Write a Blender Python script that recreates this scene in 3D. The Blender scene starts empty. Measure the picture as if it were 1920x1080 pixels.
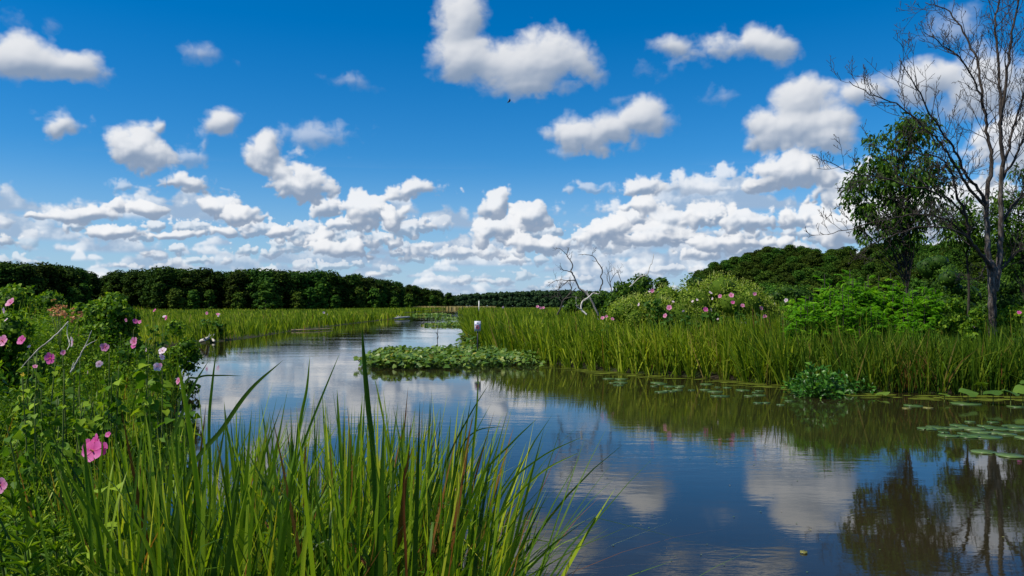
import bpy, math, random
import numpy as np
from mathutils import Vector

# ------------------------------------------------------------------ camera
F = 1920 * 28.0 / 36.0      # focal length in photo pixels
HZ = 573.0                  # horizon row of the photo
CAMH = 2.5
C = bpy.context.scene.collection
scene = bpy.context.scene
cam_d = bpy.data.cameras.new("camera")
cam = bpy.data.objects.new("camera", cam_d)
C.objects.link(cam)
cam_d.lens = 28.0; cam_d.sensor_width = 36.0
cam_d.shift_y = (HZ - 540.0) / 1920.0
cam_d.clip_start = 0.05; cam_d.clip_end = 8000
cam.location = (0, 0, CAMH)
cam.rotation_euler = (math.radians(90), 0, 0)
scene.camera = cam

# ------------------------------------------------------------------ sun, view
SUN_AZ, SUN_EL = math.radians(-112), math.radians(52)
sun_dir = Vector((math.sin(SUN_AZ) * math.cos(SUN_EL), math.cos(SUN_AZ) * math.cos(SUN_EL), math.sin(SUN_EL)))
sd = bpy.data.lights.new("sun", 'SUN'); sd.energy = 5.0; sd.angle = math.radians(0.53); sd.color = (1.0, 0.93, 0.80)
so = bpy.data.objects.new("sun", sd); C.objects.link(so)
so.rotation_euler = sun_dir.to_track_quat('Z', 'Y').to_euler(); so.location = (-30, 0, 60)
scene.view_settings.view_transform = 'Standard'; scene.view_settings.look = 'None'
scene.view_settings.exposure = 0.0; scene.view_settings.gamma = 1.0
scene.cycles.max_bounces = 8; scene.cycles.diffuse_bounces = 3; scene.cycles.glossy_bounces = 3
scene.cycles.transmission_bounces = 4; scene.cycles.transparent_max_bounces = 6
scene.cycles.caustics_reflective = False; scene.cycles.caustics_refractive = False

# ------------------------------------------------------------------ node helper
class NG:
    def __init__(self, tree): self.t = tree
    def n(self, typ, **kw):
        nd = self.t.nodes.new(typ)
        for k, v in kw.items(): setattr(nd, k, v)
        return nd
    def put(self, sock, v):
        if hasattr(v, 'is_linked') or isinstance(v, bpy.types.NodeSocket): self.t.links.new(v, sock)
        else: sock.default_value = v
    def m(self, op, a, b=0.0, c=0.0, clamp=False):
        nd = self.n('ShaderNodeMath', operation=op, use_clamp=clamp)
        self.put(nd.inputs[0], a); self.put(nd.inputs[1], b); self.put(nd.inputs[2], c)
        return nd.outputs[0]
    def v(self, op, a, b=(0, 0, 0), out=0):
        nd = self.n('ShaderNodeVectorMath', operation=op)
        self.put(nd.inputs[0], a)
        if op not in ('LENGTH', 'NORMALIZE'): self.put(nd.inputs[1], b)
        return nd.outputs['Value'] if op in ('LENGTH', 'DOT_PRODUCT') else nd.outputs[0]
    def xyz(self, x, y, z=0.0):
        nd = self.n('ShaderNodeCombineXYZ')
        for i, q in enumerate((x, y, z)): self.put(nd.inputs[i], q)
        return nd.outputs[0]
    def noise(self, vec, scale, detail=3.0, rough=0.5, dist=0.0, col=False):
        nd = self.n('ShaderNodeTexNoise')
        self.put(nd.inputs['Vector'], vec)
        nd.inputs['Scale'].default_value = scale; nd.inputs['Detail'].default_value = detail
        nd.inputs['Roughness'].default_value = rough; nd.inputs['Distortion'].default_value = dist
        return nd.outputs['Color' if col else 0]
    def voro(self, vec, scale, smooth=0.3):
        nd = self.n('ShaderNodeTexVoronoi', feature='SMOOTH_F1')
        self.put(nd.inputs['Vector'], vec)
        nd.inputs['Scale'].default_value = scale; nd.inputs['Smoothness'].default_value = smooth
        return nd.outputs['Distance']
    def sstep(self, x, a, b, lo=0.0, hi=1.0):
        nd = self.n('ShaderNodeMapRange', interpolation_type='SMOOTHSTEP')
        self.put(nd.inputs[0], x)
        for i, q in zip((1, 2, 3, 4), (a, b, lo, hi)): nd.inputs[i].default_value = q
        return nd.outputs[0]
    def mix(self, fac, a, b, blend='MIX'):
        nd = self.n('ShaderNodeMix', data_type='RGBA', blend_type=blend)
        self.put(nd.inputs[0], fac)
        for s, q in ((nd.inputs[6], a), (nd.inputs[7], b)):
            if isinstance(q, (tuple, list)) and len(q) == 3: q = (*q, 1)
            self.put(s, q)
        return nd.outputs[2]

# ------------------------------------------------------------------ sky
world = bpy.data.worlds.new("World"); scene.world = world; world.use_nodes = True
wt = world.node_tree; wt.nodes.clear(); g = NG(wt)
sky = g.n('ShaderNodeTexSky', sky_type='NISHITA', sun_disc=False)
sky.sun_elevation = SUN_EL; sky.sun_rotation = SUN_AZ % (2 * math.pi)
sky.air_density = 1.0; sky.dust_density = 0.0; sky.ozone_density = 3.0
tc = g.n('ShaderNodeTexCoord')
sep = g.n('ShaderNodeSeparateXYZ'); wt.links.new(tc.outputs['Generated'], sep.inputs[0])
X, Y, Z = sep.outputs
R_ = g.m('MAXIMUM', g.m('SQRT', g.m('ADD', g.m('MULTIPLY', X, X), g.m('MULTIPLY', Y, Y))), 0.001)
EL = g.m('DIVIDE', Z, R_); AZ = g.m('ARCTAN2', X, Y)
def azel(px, py):
    u = (px - 960) / F; w = (HZ - py) / F
    return math.atan(u), w / math.sqrt(1 + u * u)
# cumulus placed on the sky dome: azimuth/elevation of each lobe (px, py, rx, ry, strength)
CL = [(868,40,48,75,1),(888,112,70,50,1),(1000,128,120,62,1.1),(1095,122,55,52,.9),(990,165,90,25,.8),
 (1262,84,56,32,.8),(1370,98,80,40,.85),(1436,92,62,42,.9),(1218,135,58,32,.42),(1165,186,26,20,.5),(1350,190,40,18,.3),
 (1205,232,70,50,1),(1085,258,72,42,1),(1140,242,60,42,1),(1035,288,60,20,.45),
 (1500,196,62,52,1.1),(1492,245,100,45,1.1),(1418,232,36,30,.9),(1560,270,60,36,.9),
 (1760,155,95,52,.9),(1625,172,60,30,.7),(1860,165,120,80,1),(1910,270,110,80,.9),(1800,60,40,30,.3),
 (1490,330,85,42,1),(1430,350,55,26,.9),(1570,350,95,60,.9),(1660,420,120,60,.9),(1800,380,120,60,.8),
 (1215,354,58,24,.8),(1305,356,70,20,.55),(1102,358,50,16,.55),(1215,390,58,19,.9),
 (50,122,88,48,1.1),(140,130,55,36,.9),(104,234,48,32,.7),(250,284,72,46,1.1),(292,242,18,18,.8),(335,290,70,28,.6),
 (418,240,40,32,.8),(378,272,42,28,.55),(345,340,66,26,.9),(228,350,30,16,.4),(500,290,42,44,1.1),(568,342,66,38,1.2),
 (590,270,84,32,.55),(530,318,50,40,1),(655,300,30,14,.35),(785,368,66,24,.75),(820,425,60,16,.5),
 (150,402,62,24,.85),(208,386,24,18,.9),(268,392,42,20,.9),(400,388,72,36,.9),(446,400,46,30,.9),(68,402,22,12,.8),(20,415,50,26,.45),(30,455,60,28,.5),
 (618,384,34,32,1),(694,402,62,40,1),(748,412,30,26,1.1),(650,425,70,26,1),(596,446,34,30,1.1),(650,465,100,24,.9),
 (530,433,42,17,1),(430,436,64,15,.9),(215,438,90,18,.8),(320,444,70,14,.8),
 (920,396,30,38,1.2),(992,412,46,36,1.2),(935,440,60,30,1),(1010,455,70,26,.9),
 (1135,440,56,38,1.1),(1185,420,56,26,1),(1262,410,60,26,.95),(1330,408,58,34,1),(1410,420,90,36,1),(1500,420,80,36,1),(1250,448,90,28,.9),(1380,458,130,22,.9),(1560,440,80,40,.9),
 (660,155,62,16,.26),(365,98,34,20,.28),(445,125,16,10,.2),(90,40,80,18,.13)]
CL += [(2150,150,120,70,1),(2400,350,160,60,1),(-300,300,130,60,1),(-150,430,160,40,.9),(-520,120,140,80,1),(700,-130,150,60,.9),(1300,-260,160,90,1),(300,-420,200,100,1)]

# the cloud deck is computed here, once, as a map over azimuth and elevation of the dome
NX, NY, AZM, EL0, EL1 = 2048, 896, 0.92, -0.01, 0.78
azg = np.linspace(-AZM, AZM, NX, dtype=np.float32)[None, :]; elg = np.linspace(EL0, EL1, NY, dtype=np.float32)[:, None]
rs = np.random.RandomState(11)
def imat(n, length, cell):
    t = np.arange(n) / n * length / cell; i = np.floor(t).astype(int); f = t - i; f = f * f * f * (f * (6 * f - 15) + 10)
    A = np.zeros((n, i.max() + 2), np.float32); A[np.arange(n), i] = 1 - f; A[np.arange(n), i + 1] = f
    return A
def vnoise(cx, cy):
    A = imat(NY, EL1 - EL0, cy); B = imat(NX, 2 * AZM, cx)
    return A @ (rs.rand(A.shape[1], B.shape[1]).astype(np.float32) * 2 - 1) @ B.T
def fbm(c, octv, gain=0.5, ax=1.0, billow=False):
    s = np.zeros((NY, NX), np.float32); a = 1.0; t = 0
    for o in range(octv):
        n = vnoise(c * ax / 2 ** o * (1 + .07 * o), c / 2 ** o); s += a * (np.abs(n) * 2 - 0.9 if billow else n); t += a; a *= gain
    return s / t
def remap(img, dx, dy):
    x = np.clip(np.arange(NX)[None, :] + dx / (2 * AZM) * NX, 0, NX - 1.01); y = np.clip(np.arange(NY)[:, None] + dy / (EL1 - EL0) * NY, 0, NY - 1.01)
    xi = x.astype(np.int32); yi = y.astype(np.int32); fx = x - xi; fy = y - yi
    return (img[yi, xi] * (1 - fx) + img[yi, xi + 1] * fx) * (1 - fy) + (img[yi + 1, xi] * (1 - fx) + img[yi + 1, xi + 1] * fx) * fy
def ss(x, a, b):
    t = np.clip((x - a) / (b - a), 0, 1); return t * t * (3 - 2 * t)
def blur(a, r, n=3):
    for _ in range(n):
        for ax in (0, 1):
            c = np.cumsum(np.pad(a, [(r + 1, r) if q == ax else (0, 0) for q in (0, 1)], mode='edge'), axis=ax, dtype=np.float64)
            a = ((np.take(c, range(2 * r + 1, c.shape[ax]), ax) - np.take(c, range(0, c.shape[ax] - 2 * r - 1), ax)) / (2 * r + 1)).astype(np.float32)
    return a
soft = fbm(.06, 7, .55)
W1x, W1y = fbm(.075, 4), fbm(.075, 4); W2x, W2y = fbm(.02, 4, .6), fbm(.02, 4, .6)
bil = remap(fbm(.045, 6, .52, billow=True), .010 * W2x, .010 * W2y)
bil2 = remap(fbm(.022, 6, .55, billow=True), .005 * W2x, .005 * W2y)
low = ss(elg, .26, .10)                                    # nearer the horizon: smaller, crisper heads
def shade(h, amp, Lx, Ly, Lz):
    gy, gx = np.gradient(h); gx *= amp * NX / (2 * AZM); gy *= amp * NY / (EL1 - EL0)
    return (-gx * Lx - gy * Ly + Lz) / np.sqrt(1 + gx * gx + gy * gy)
def cc(l, c0, c1): return np.array(c0, np.float32) * (1 - l[..., None]) + np.array(c1, np.float32) * l[..., None]
bil3 = remap(fbm(.0095, 5, .58, billow=True), .002 * W2x, .002 * W2y)
def cloud_layer(items, op=1.0, tiny=False):
    M = np.full((NY, NX), -1.2, np.float32); Vt = np.zeros((NY, NX), np.float32)
    for (px, py, rx, ry, s_) in items:
        a, e = azel(px, py); k = math.cos(a) ** 2 if abs(a) < 1.2 else 0.3
        q_ = 1.22 if py < 350 else (.98 if px < 560 else 1.06); RX, RY = rx * k * q_ / F, ry * math.cos(a) * q_ * .98 / F
        xs = slice(*(np.clip(np.array([a - RX * 2.3 + AZM, a + RX * 2.3 + AZM]) / (2 * AZM) * NX, 0, NX).astype(int)))
        ys = slice(*(np.clip(np.array([e - RY * 2.3 - EL0, e + RY * 2.3 - EL0]) / (EL1 - EL0) * NY, 0, NY).astype(int)))
        dx = (azg[:, xs] - a) / RX; dy = (elg[ys] - e) / RY
        m = M[ys, xs]
        if m.size == 0: continue
        v = s_ * (1 - np.sqrt(dx * dx + np.where(dy < 0, dy * 1.2, dy) ** 2)); h = np.clip(0.5 + 0.5 * (v - m) / 0.10, 0, 1)
        M[ys, xs] = m * (1 - h) + v * h + 0.10 * h * (1 - h)
        Vt[ys, xs] = Vt[ys, xs] * (1 - h) + np.clip(dy, -1.5, 1.5) * h
    f_ = .25 if tiny else 1.0; M = remap(M, f_ * (.016 * W1x + .005 * W2x), f_ * (.013 * W1y + .006 * W2y)); Vt = blur(Vt, 5, 2)
    D = M + .46 * soft * (1 - .15 * low) + .30 * bil * (1 - .6 * low) + .46 * bil2 * (.25 + .75 * low) + .14 * bil3 * low
    if tiny: D = M + .18 * soft + .62 * bil3 + .16 * bil2 + .04
    D = np.where(M < -.8, -1, D); hgt = np.sqrt(np.clip(D, 0, 1.2))
    fine = shade(blur(hgt, 2, 2), .010 + .012 * low, -.42, .62, .66)
    broad = shade(blur(hgt, 10), .05, -.35, .80, .48)
    l = .48 * fine + .34 * broad + .21 * Vt + .20 + .10 * soft + .30 * (bil2 + .2) * low + .10 * bil3 * low - .14 * (1 - low)
    if tiny: l = l + .34 * (bil3 + .1)
    a_ = ss(D + .10 * W2y * (1 - low), 0.0, (.58 - .38 * low)) * op
    q = ss(l, .12, .98); c = cc(q, (.245, .325, .455), (.83, .84, .86)) + (low * (.02 + .07 * q))[..., None]
    return a_, c
hi = [c for c in CL if c[1] < 350]; lo = [c for c in CL if c[1] >= 350]
TN = []
for _ in range(118):                                       # heaps of small cumulus low over the horizon
    py = 556 - 128 * rs.rand() ** .9; px = rs.uniform(-150, 2050)
    if px < 560 and rs.rand() < .40: continue
    s_ = 3.5 + (HZ - py) * .105
    for _k in range(rs.randint(2, 6)): TN.append((px + rs.normal(0, 2.6) * s_, py - abs(rs.normal(0, .55)) * s_, s_ * rs.uniform(1.1, 2.6), s_ * rs.uniform(.7, 1.35), rs.uniform(.75, 1.05)))
TN.sort(key=lambda c: -c[1]); nt_ = len(TN)
layers = [cloud_layer(TN[k * nt_ // 4:(k + 1) * nt_ // 4], .50 + .09 * k, True) for k in range(4)]
layers += [cloud_layer([c for c in lo if c[4] > .6][k::4], .93) for k in range(4)]
layers += [cloud_layer([c for c in CL if c[4] <= .6], .50), cloud_layer([c for c in hi if c[4] > .6], .96)]
# rows of small flat-based cumulus that shrink towards the horizon, far rows first
rgb = np.zeros((NY, NX, 3), np.float32) + np.array((.36, .52, .76), np.float32); A = np.zeros((NY, NX), np.float32)
veil = ss(elg, .19, .0) * (.72 + .25 * fbm(.3, 3, ax=2)) * (0.9 + .15 * azg)
A = np.clip(veil, 0, 1).astype(np.float32)
e = .006
while e < .118:
    s_ = .0045 + e * .30
    prof = np.zeros(NX, np.float32); amp = 1.0
    for o in range(5):
        Bm = imat(NX, 2 * AZM, s_ * 5.0 / 2 ** o); prof += amp * (Bm @ (rs.rand(Bm.shape[1]).astype(np.float32) * 2 - 1)); amp *= .55
    thr = -.78 - .45 * azg[0] + .6 * max(0, e - .05) / .07
    top = np.clip(prof - thr, 0, 1.6)[None, :] * s_ * .95
    bse = e + .25 * s_ * W1y * .6
    n = (.50 * W2x + .45 * bil2 + .35 * soft) * s_
    t = (elg - bse) / np.maximum(top, 1e-4)
    a_ = ss(elg - bse, -.10 * s_, .18 * s_) * ss(top + n * .9 - (elg - bse), -.02 * s_, .34 * s_) * (top > .02 * s_)
    l_ = ss(.16 + .66 * t + .95 * n / s_ + .35 * soft, 0, 1)
    c_ = cc(l_, (.34, .46, .63), (.88, .91, .95))
    a_ = a_ * (.62 + .25 * min(1, e / .06)); rgb = rgb * (1 - a_[..., None]) + c_ * a_[..., None]; A = A + a_ * (1 - A)
    e = e + s_ * .50
for al, c_ in layers:
    rgb = np.where((A + al)[..., None] < .02, c_, rgb * (1 - al[..., None]) + c_ * al[..., None])
    lone = (1 - A) * al; w_ = np.clip(lone / np.maximum(A + lone, 1e-4), 0, 1)[..., None]   # where no far row stands, take the cloud's own colour
    rgb = rgb * (1 - w_) + c_ * w_; A = A + al * (1 - A)
A2 = A
buf = np.concatenate([rgb, A2[..., None]], 2).astype(np.float32)
cimg = bpy.data.images.new("cloud_map", NX, NY, alpha=True, float_buffer=True, is_data=True)
cimg.alpha_mode = 'CHANNEL_PACKED'
cimg.pixels.foreach_set(np.ascontiguousarray(buf).ravel()); cimg.update()
uv = g.xyz(g.m('MULTIPLY_ADD', AZ, 1 / (2 * AZM), 0.5), g.m('MULTIPLY_ADD', g.m('MAXIMUM', EL, 0.0), 1 / (EL1 - EL0), -EL0 / (EL1 - EL0)), 0.0)
ct = g.n('ShaderNodeTexImage', extension='MIRROR', interpolation='Linear'); ct.image = cimg
wt.links.new(uv, ct.inputs['Vector'])
hs = g.n('ShaderNodeHueSaturation'); hs.inputs['Saturation'].default_value = 1.30; hs.inputs['Value'].default_value = 1.0
wt.links.new(g.mix(1.0, sky.outputs[0], (0.80, 0.98, 1.17), 'MULTIPLY'), hs.inputs['Color'])
cl10 = g.v('SCALE', ct.outputs['Color']); cl10.node.inputs['Scale'].default_value = 10.0
col = g.mix(ct.outputs['Alpha'], hs.outputs[0], cl10)
bg = g.n('ShaderNodeBackground'); wt.links.new(col, bg.inputs[0]); bg.inputs[1].default_value = 0.10
wo = g.n('ShaderNodeOutputWorld'); wt.links.new(bg.outputs[0], wo.inputs[0])
# ------------------------------------------------------------------ helpers
rng = np.random.RandomState(7); random.seed(7)
def at(px, py, z=0.0, d=None):
    """world point seen at photo pixel (px, py): on the plane z, or at distance d"""
    if d is None: d = (CAMH - z) * F / (py - HZ)
    return np.array([(px - 960) / F * d, d, CAMH - (py - HZ) * d / F])
def tag(o, label=None, cat=None, group=None, kind=None):
    for k, v in (('label', label), ('category', cat), ('group', group), ('kind', kind)):
        if v: o[k] = v
    return o
def empty(name, loc, rz=0.0):
    o = bpy.data.objects.new(name, None); C.objects.link(o); o.location = [float(q) for q in loc]; o.rotation_euler = (0, 0, rz); o.empty_display_size = .2
    return o
def make_mesh(name, V, polys, rnd=None, smooth=False):
    me = bpy.data.meshes.new(name)
    nv = len(V); me.vertices.add(nv); me.vertices.foreach_set('co', np.ascontiguousarray(V, np.float32).ravel())
    idx = np.concatenate([p.ravel() for p in polys]).astype(np.int32)
    tot = np.concatenate([np.full(len(p), p.shape[1], np.int32) for p in polys])
    me.loops.add(len(idx)); me.loops.foreach_set('vertex_index', idx)
    me.polygons.add(len(tot)); st = np.concatenate([[0], np.cumsum(tot)[:-1]]).astype(np.int32)
    me.polygons.foreach_set('loop_start', st); me.polygons.foreach_set('loop_total', tot)
    if smooth: me.polygons.foreach_set('use_smooth', np.ones(len(tot), bool))
    me.update(calc_edges=True)
    if rnd is not None:
        a = me.attributes.new('rnd', 'FLOAT', 'POINT'); a.data.foreach_set('value', np.ascontiguousarray(rnd, np.float32))
    return me
class MB:
    """collects geometry in world coordinates and links it as ONE mesh object"""
    def __init__(self): self.V = []; self.F = {}; self.R = []; self.n = 0
    def add(self, V, Fs, rnd=0.5):
        V = np.asarray(V, np.float32).reshape(-1, 3)
        for f in Fs:
            f = np.asarray(f, np.int64)
            if f.size: self.F.setdefault(f.shape[1], []).append(f + self.n)
        self.V.append(V); r = np.asarray(rnd, np.float32)
        self.R.append(np.full(len(V), r) if r.ndim == 0 else r.ravel()); self.n += len(V)
    def build(self, name, mat, parent=None, origin=None, smooth=False):
        if origin is None: origin = np.array(parent['_o']) if parent is not None and '_o' in parent else np.zeros(3)
        V = np.concatenate(self.V) - np.asarray(origin, np.float32)
        me = make_mesh(name, V, [np.concatenate(v) for v in self.F.values()], np.concatenate(self.R), smooth)
        me.materials.append(mat)
        o = bpy.data.objects.new(name, me); C.objects.link(o)
        if parent is not None: o.parent = parent
        else: o.location = [float(q) for q in origin]
        return o
def root(name, loc, label, cat, group=None):
    o = empty(name, loc); tag(o, label, cat, group); ROOTS[o.name] = np.array(loc, float); return o
ROOTS = {}
def part(mb, name, mat, par, smooth=False):
    return mb.build(name, mat, par, ROOTS[par.name], smooth)
def nrm(a): return a / np.maximum(np.linalg.norm(a, axis=-1, keepdims=True), 1e-9)
def frames(D, N):
    y = nrm(D); x = nrm(np.cross(y, N)); z = np.cross(x, y); return np.stack([x, y, z], axis=-1)
def scatter(mb, T, Fc, P, Rm, S, rnd):
    T = np.asarray(T, np.float32); n = len(P); S = np.asarray(S, np.float32)
    S = S.reshape(n, 1, -1) if S.ndim else S
    V = np.einsum('nij,nkj->nki', Rm, T[None] * S * np.ones((n, 1, 1), np.float32)) + P[:, None]
    off = (np.arange(n) * len(T))[:, None, None]
    mb.add(V.reshape(-1, 3), [(np.asarray(f)[None] + off).reshape(-1, len(f[0])) for f in Fc], np.repeat(rnd, len(T)))
LEAF4 = ([(0, 0, 0), (.5, .42, .10), (0, 1, -.08), (-.5, .42, .10)], [[(0, 1, 2, 3)]])
LEAF6 = ([(0, 0, 0), (.36, .22, .07), (.5, .48, .10), (0, 1, -.22), (-.5, .48, .10), (-.36, .22, .07), (0, .5, 0)], [[(0, 1, 2, 6), (6, 4, 5, 0)], [(2, 3, 6), (6, 3, 4)]])
HEART = ([(0, 0, 0), (.42, -.14, .06), (.56, .22, .10), (.34, .62, .05), (0, 1, -.16), (-.34, .62, .05), (-.56, .22, .10), (-.42, -.14, .06), (0, .42, -.02)],
         [[(0, 1, 2, 8), (8, 2, 3, 4), (8, 4, 5, 6), (0, 8, 6, 7)]])
def rdir(n, up=0.0):
    v = rng.normal(size=(n, 3)); v[:, 2] += up; return nrm(v)
def tube(mb, pts, rad, sides=6, rnd=0.5, cap=True):
    pts = np.asarray(pts, float); rad = np.asarray(rad, float) * np.ones(len(pts))
    tg = nrm(np.gradient(pts, axis=0)); u = np.cross(tg[0], (0.3, 0.2, 1.0)); u = u / np.linalg.norm(u); ring = []
    for p, t, r in zip(pts, tg, rad):
        u = u - t * np.dot(u, t); u /= max(np.linalg.norm(u), 1e-9); w = np.cross(t, u)
        a = np.arange(sides) / sides * 2 * math.pi
        ring.append(p + r * (np.cos(a)[:, None] * u + np.sin(a)[:, None] * w))
    V = np.concatenate(ring); n = len(pts); i = np.arange(sides); j = (i + 1) % sides
    f = np.concatenate([np.stack([k * sides + i, k * sides + j, (k + 1) * sides + j, (k + 1) * sides + i], 1) for k in range(n - 1)])
    fs = [f]
    if cap: V = np.concatenate([V, pts[-1:] + tg[-1:] * rad[-1]]); fs.append(np.stack([(n - 1) * sides + i, (n - 1) * sides + j, np.full(sides, n * sides)], 1))
    mb.add(V, fs, rnd)
def spline(ctrl, k=5):
    """Catmull-Rom through control points (any columns)"""
    c = np.asarray(ctrl, float); c = np.vstack([2 * c[0] - c[1], c, 2 * c[-1] - c[-2]]); out = []
    for i in range(1, len(c) - 2):
        for t in np.arange(k) / k:
            out.append(.5 * ((2 * c[i]) + (-c[i-1] + c[i+1]) * t + (2*c[i-1] - 5*c[i] + 4*c[i+1] - c[i+2]) * t*t + (-c[i-1] + 3*c[i] - 3*c[i+1] + c[i+2]) * t**3))
    out.append(c[-2]); return np.array(out)
def vn2(x, y, seed=0):
    """smooth value noise on numpy arrays, range -1..1"""
    r = np.random.RandomState(seed).rand(128, 128) * 2 - 1
    xi = np.floor(x).astype(int); yi = np.floor(y).astype(int); fx = x - xi; fy = y - yi
    fx = fx * fx * (3 - 2 * fx); fy = fy * fy * (3 - 2 * fy)
    g_ = lambda a, b: r[a % 128, b % 128]
    return (g_(xi, yi) * (1 - fx) + g_(xi + 1, yi) * fx) * (1 - fy) + (g_(xi, yi + 1) * (1 - fx) + g_(xi + 1, yi + 1) * fx) * fy

# ------------------------------------------------------------------ materials
def newmat(name):
    m = bpy.data.materials.new(name); m.use_nodes = True; m.node_tree.nodes.clear(); return m, NG(m.node_tree)
def ramp(ng, fac, stops, interp='LINEAR'):
    r = ng.n('ShaderNodeValToRGB'); r.color_ramp.interpolation = interp
    el = r.color_ramp.elements
    while len(el) < len(stops): el.new(0.5)
    for e_, (p, c_) in zip(el, stops): e_.position = p; e_.color = (*c_, 1)
    ng.put(r.inputs[0], fac); return r.outputs[0]
def leaf_mat(name, stops, trans=0.35, rough=0.45, spec=0.4, tint=(1.25, 1.25, .45), obj_var=0.0):
    m, ng = newmat(name)
    at_ = ng.n('ShaderNodeAttribute', attribute_name='rnd')
    c_ = ramp(ng, at_.outputs['Fac'], stops)
    if obj_var:
        oi = ng.n('ShaderNodeObjectInfo'); h = ng.n('ShaderNodeHueSaturation'); ng.put(h.inputs['Color'], c_)
        ng.put(h.inputs['Value'], ng.m('MULTIPLY_ADD', oi.outputs['Random'], obj_var, 1 - obj_var / 2))
        ng.put(h.inputs['Hue'], ng.m('MULTIPLY_ADD', oi.outputs['Random'], .05, .475)); c_ = h.outputs[0]
    p = ng.n('ShaderNodeBsdfPrincipled'); ng.put(p.inputs['Base Color'], c_)
    p.inputs['Roughness'].default_value = rough; p.inputs['Specular IOR Level'].default_value = spec
    t = ng.n('ShaderNodeBsdfTranslucent'); ng.put(t.inputs['Color'], ng.mix(1.0, c_, tint, 'MULTIPLY'))
    x = ng.n('ShaderNodeMixShader'); x.inputs[0].default_value = trans
    ng.t.links.new(p.outputs[0], x.inputs[1]); ng.t.links.new(t.outputs[0], x.inputs[2])
    o = ng.n('ShaderNodeOutputMaterial'); ng.t.links.new(x.outputs[0], o.inputs[0]); return m
def surf_mat(name, colfn, rough=0.8, spec=0.3, bump=None):
    m, ng = newmat(name); p = ng.n('ShaderNodeBsdfPrincipled')
    ng.put(p.inputs['Base Color'], colfn(ng)); p.inputs['Roughness'].default_value = rough; p.inputs['Specular IOR Level'].default_value = spec
    if bump:
        b = ng.n('ShaderNodeBump'); b.inputs['Strength'].default_value = bump[1]; b.inputs['Distance'].default_value = bump[2]
        ng.put(b.inputs['Height'], bump[0](ng)); ng.t.links.new(b.outputs[0], p.inputs['Normal'])
    o = ng.n('ShaderNodeOutputMaterial'); ng.t.links.new(p.outputs[0], o.inputs[0]); return m
def pos(ng): return ng.n('ShaderNodeNewGeometry').outputs['Position']
M_reed = leaf_mat('reed_leaf', [(0, (.035, .085, .010)), (.35, (.10, .20, .012)), (.75, (.30, .42, .020)), (.93, (.50, .52, .04)), (.955, (.24, .12, .03)), (1, (.17, .06, .02))], .42, .45, .22)
M_marsh = leaf_mat('marsh_leaf', [(0, (.050, .105, .008)), (.45, (.19, .29, .014)), (.9, (.44, .50, .04)), (.96, (.36, .30, .08)), (1, (.28, .16, .05))], .36, .6, .1)
M_marsh_d = leaf_mat('dark_marsh_leaf', [(0, (.030, .080, .008)), (.5, (.10, .185, .012)), (.88, (.22, .28, .025)), (.95, (.28, .22, .06)), (1, (.22, .08, .03))], .34, .6, .1)
M_weed = leaf_mat('weed_leaf', [(0, (.018, .062, .006)), (.5, (.095, .21, .010)), (.95, (.30, .43, .025)), (1, (.36, .36, .05))], .35, .55, .16)
M_sumac = leaf_mat('sumac_leaf', [(0, (.045, .17, .008)), (.6, (.12, .33, .012)), (1, (.24, .45, .02))], .40, .55, .15)
M_vine = leaf_mat('vine_leaf', [(0, (.06, .13, .012)), (.5, (.20, .29, .025)), (.85, (.36, .43, .07)), (1, (.52, .55, .20))], .35, .7, .08)
M_hib = leaf_mat('hibiscus_leaf', [(0, (.022, .070, .010)), (.6, (.050, .135, .016)), (1, (.11, .22, .02))], .30, .55, .15)
M_tree = leaf_mat('tree_leaf', [(0, (.022, .060, .008)), (.6, (.060, .140, .012)), (1, (.14, .25, .02))], .34, .55, .16)
M_far = leaf_mat('far_tree_leaf', [(0, (.012, .032, .006)), (.6, (.032, .070, .009)), (1, (.085, .14, .014))], .15, .8, .05, obj_var=.7)
M_far2 = leaf_mat('lighter_far_tree_leaf', [(0, (.030, .070, .010)), (.6, (.07, .13, .014)), (1, (.14, .20, .02))], .2, .8, .05, obj_var=.4)
M_hill = leaf_mat('hill_tree_leaf', [(0, (.016, .040, .006)), (.6, (.045, .090, .010)), (1, (.11, .17, .016))], .15, .8, .05, obj_var=.7)
M_tan = surf_mat('tan_wood', lambda ng: ramp(ng, ng.noise(pos(ng), 3.0, 4.0), [(.3, (.30, .20, .09)), (.7, (.55, .42, .24))]), .8)
M_horizon = leaf_mat('haze_tinted_horizon_leaf', [(0, (.014, .036, .016)), (1, (.055, .10, .035))], .1, .8, .05)  # distance haze put into the leaf colour as a darker bluish green
M_pad = leaf_mat('pad_leaf', [(0, (.030, .090, .010)), (.5, (.10, .19, .020)), (.85, (.24, .32, .05)), (.96, (.36, .36, .10)), (1, (.40, .34, .05))], .25, .42, .28)
M_float = leaf_mat('floating_pad_leaf', [(0, (.05, .11, .025)), (.8, (.11, .18, .05)), (1, (.30, .22, .05))], .1, .32, .35)
M_duck = surf_mat('duckweed_mat', lambda ng: ramp(ng, ng.noise(pos(ng), 6.0, 5.0, .7), [(.3, (.05, .08, .01)), (.55, (.12, .15, .015)), (.75, (.20, .20, .03))]), .7, .1)
def petal(name, a, b): return leaf_mat(name, [(0, a), (1, b)], .35, .5, .3, (1.1, .9, 1.0))
M_petal = petal('pink_petal', (.62, .08, .28), (.84, .38, .56)); M_hot = petal('magenta_petal', (.58, .04, .26), (.78, .16, .46))
M_pale = petal('pale_petal', (.76, .46, .60), (.88, .78, .82)); M_orange = petal('orange_petal', (.48, .20, .07), (.62, .38, .16))
M_cen = surf_mat('flower_eye', lambda ng: (.62, .30, .10, 1), .6)
M_yel = surf_mat('yellow_bloom', lambda ng: (.70, .50, .03, 1), .6)
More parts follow.
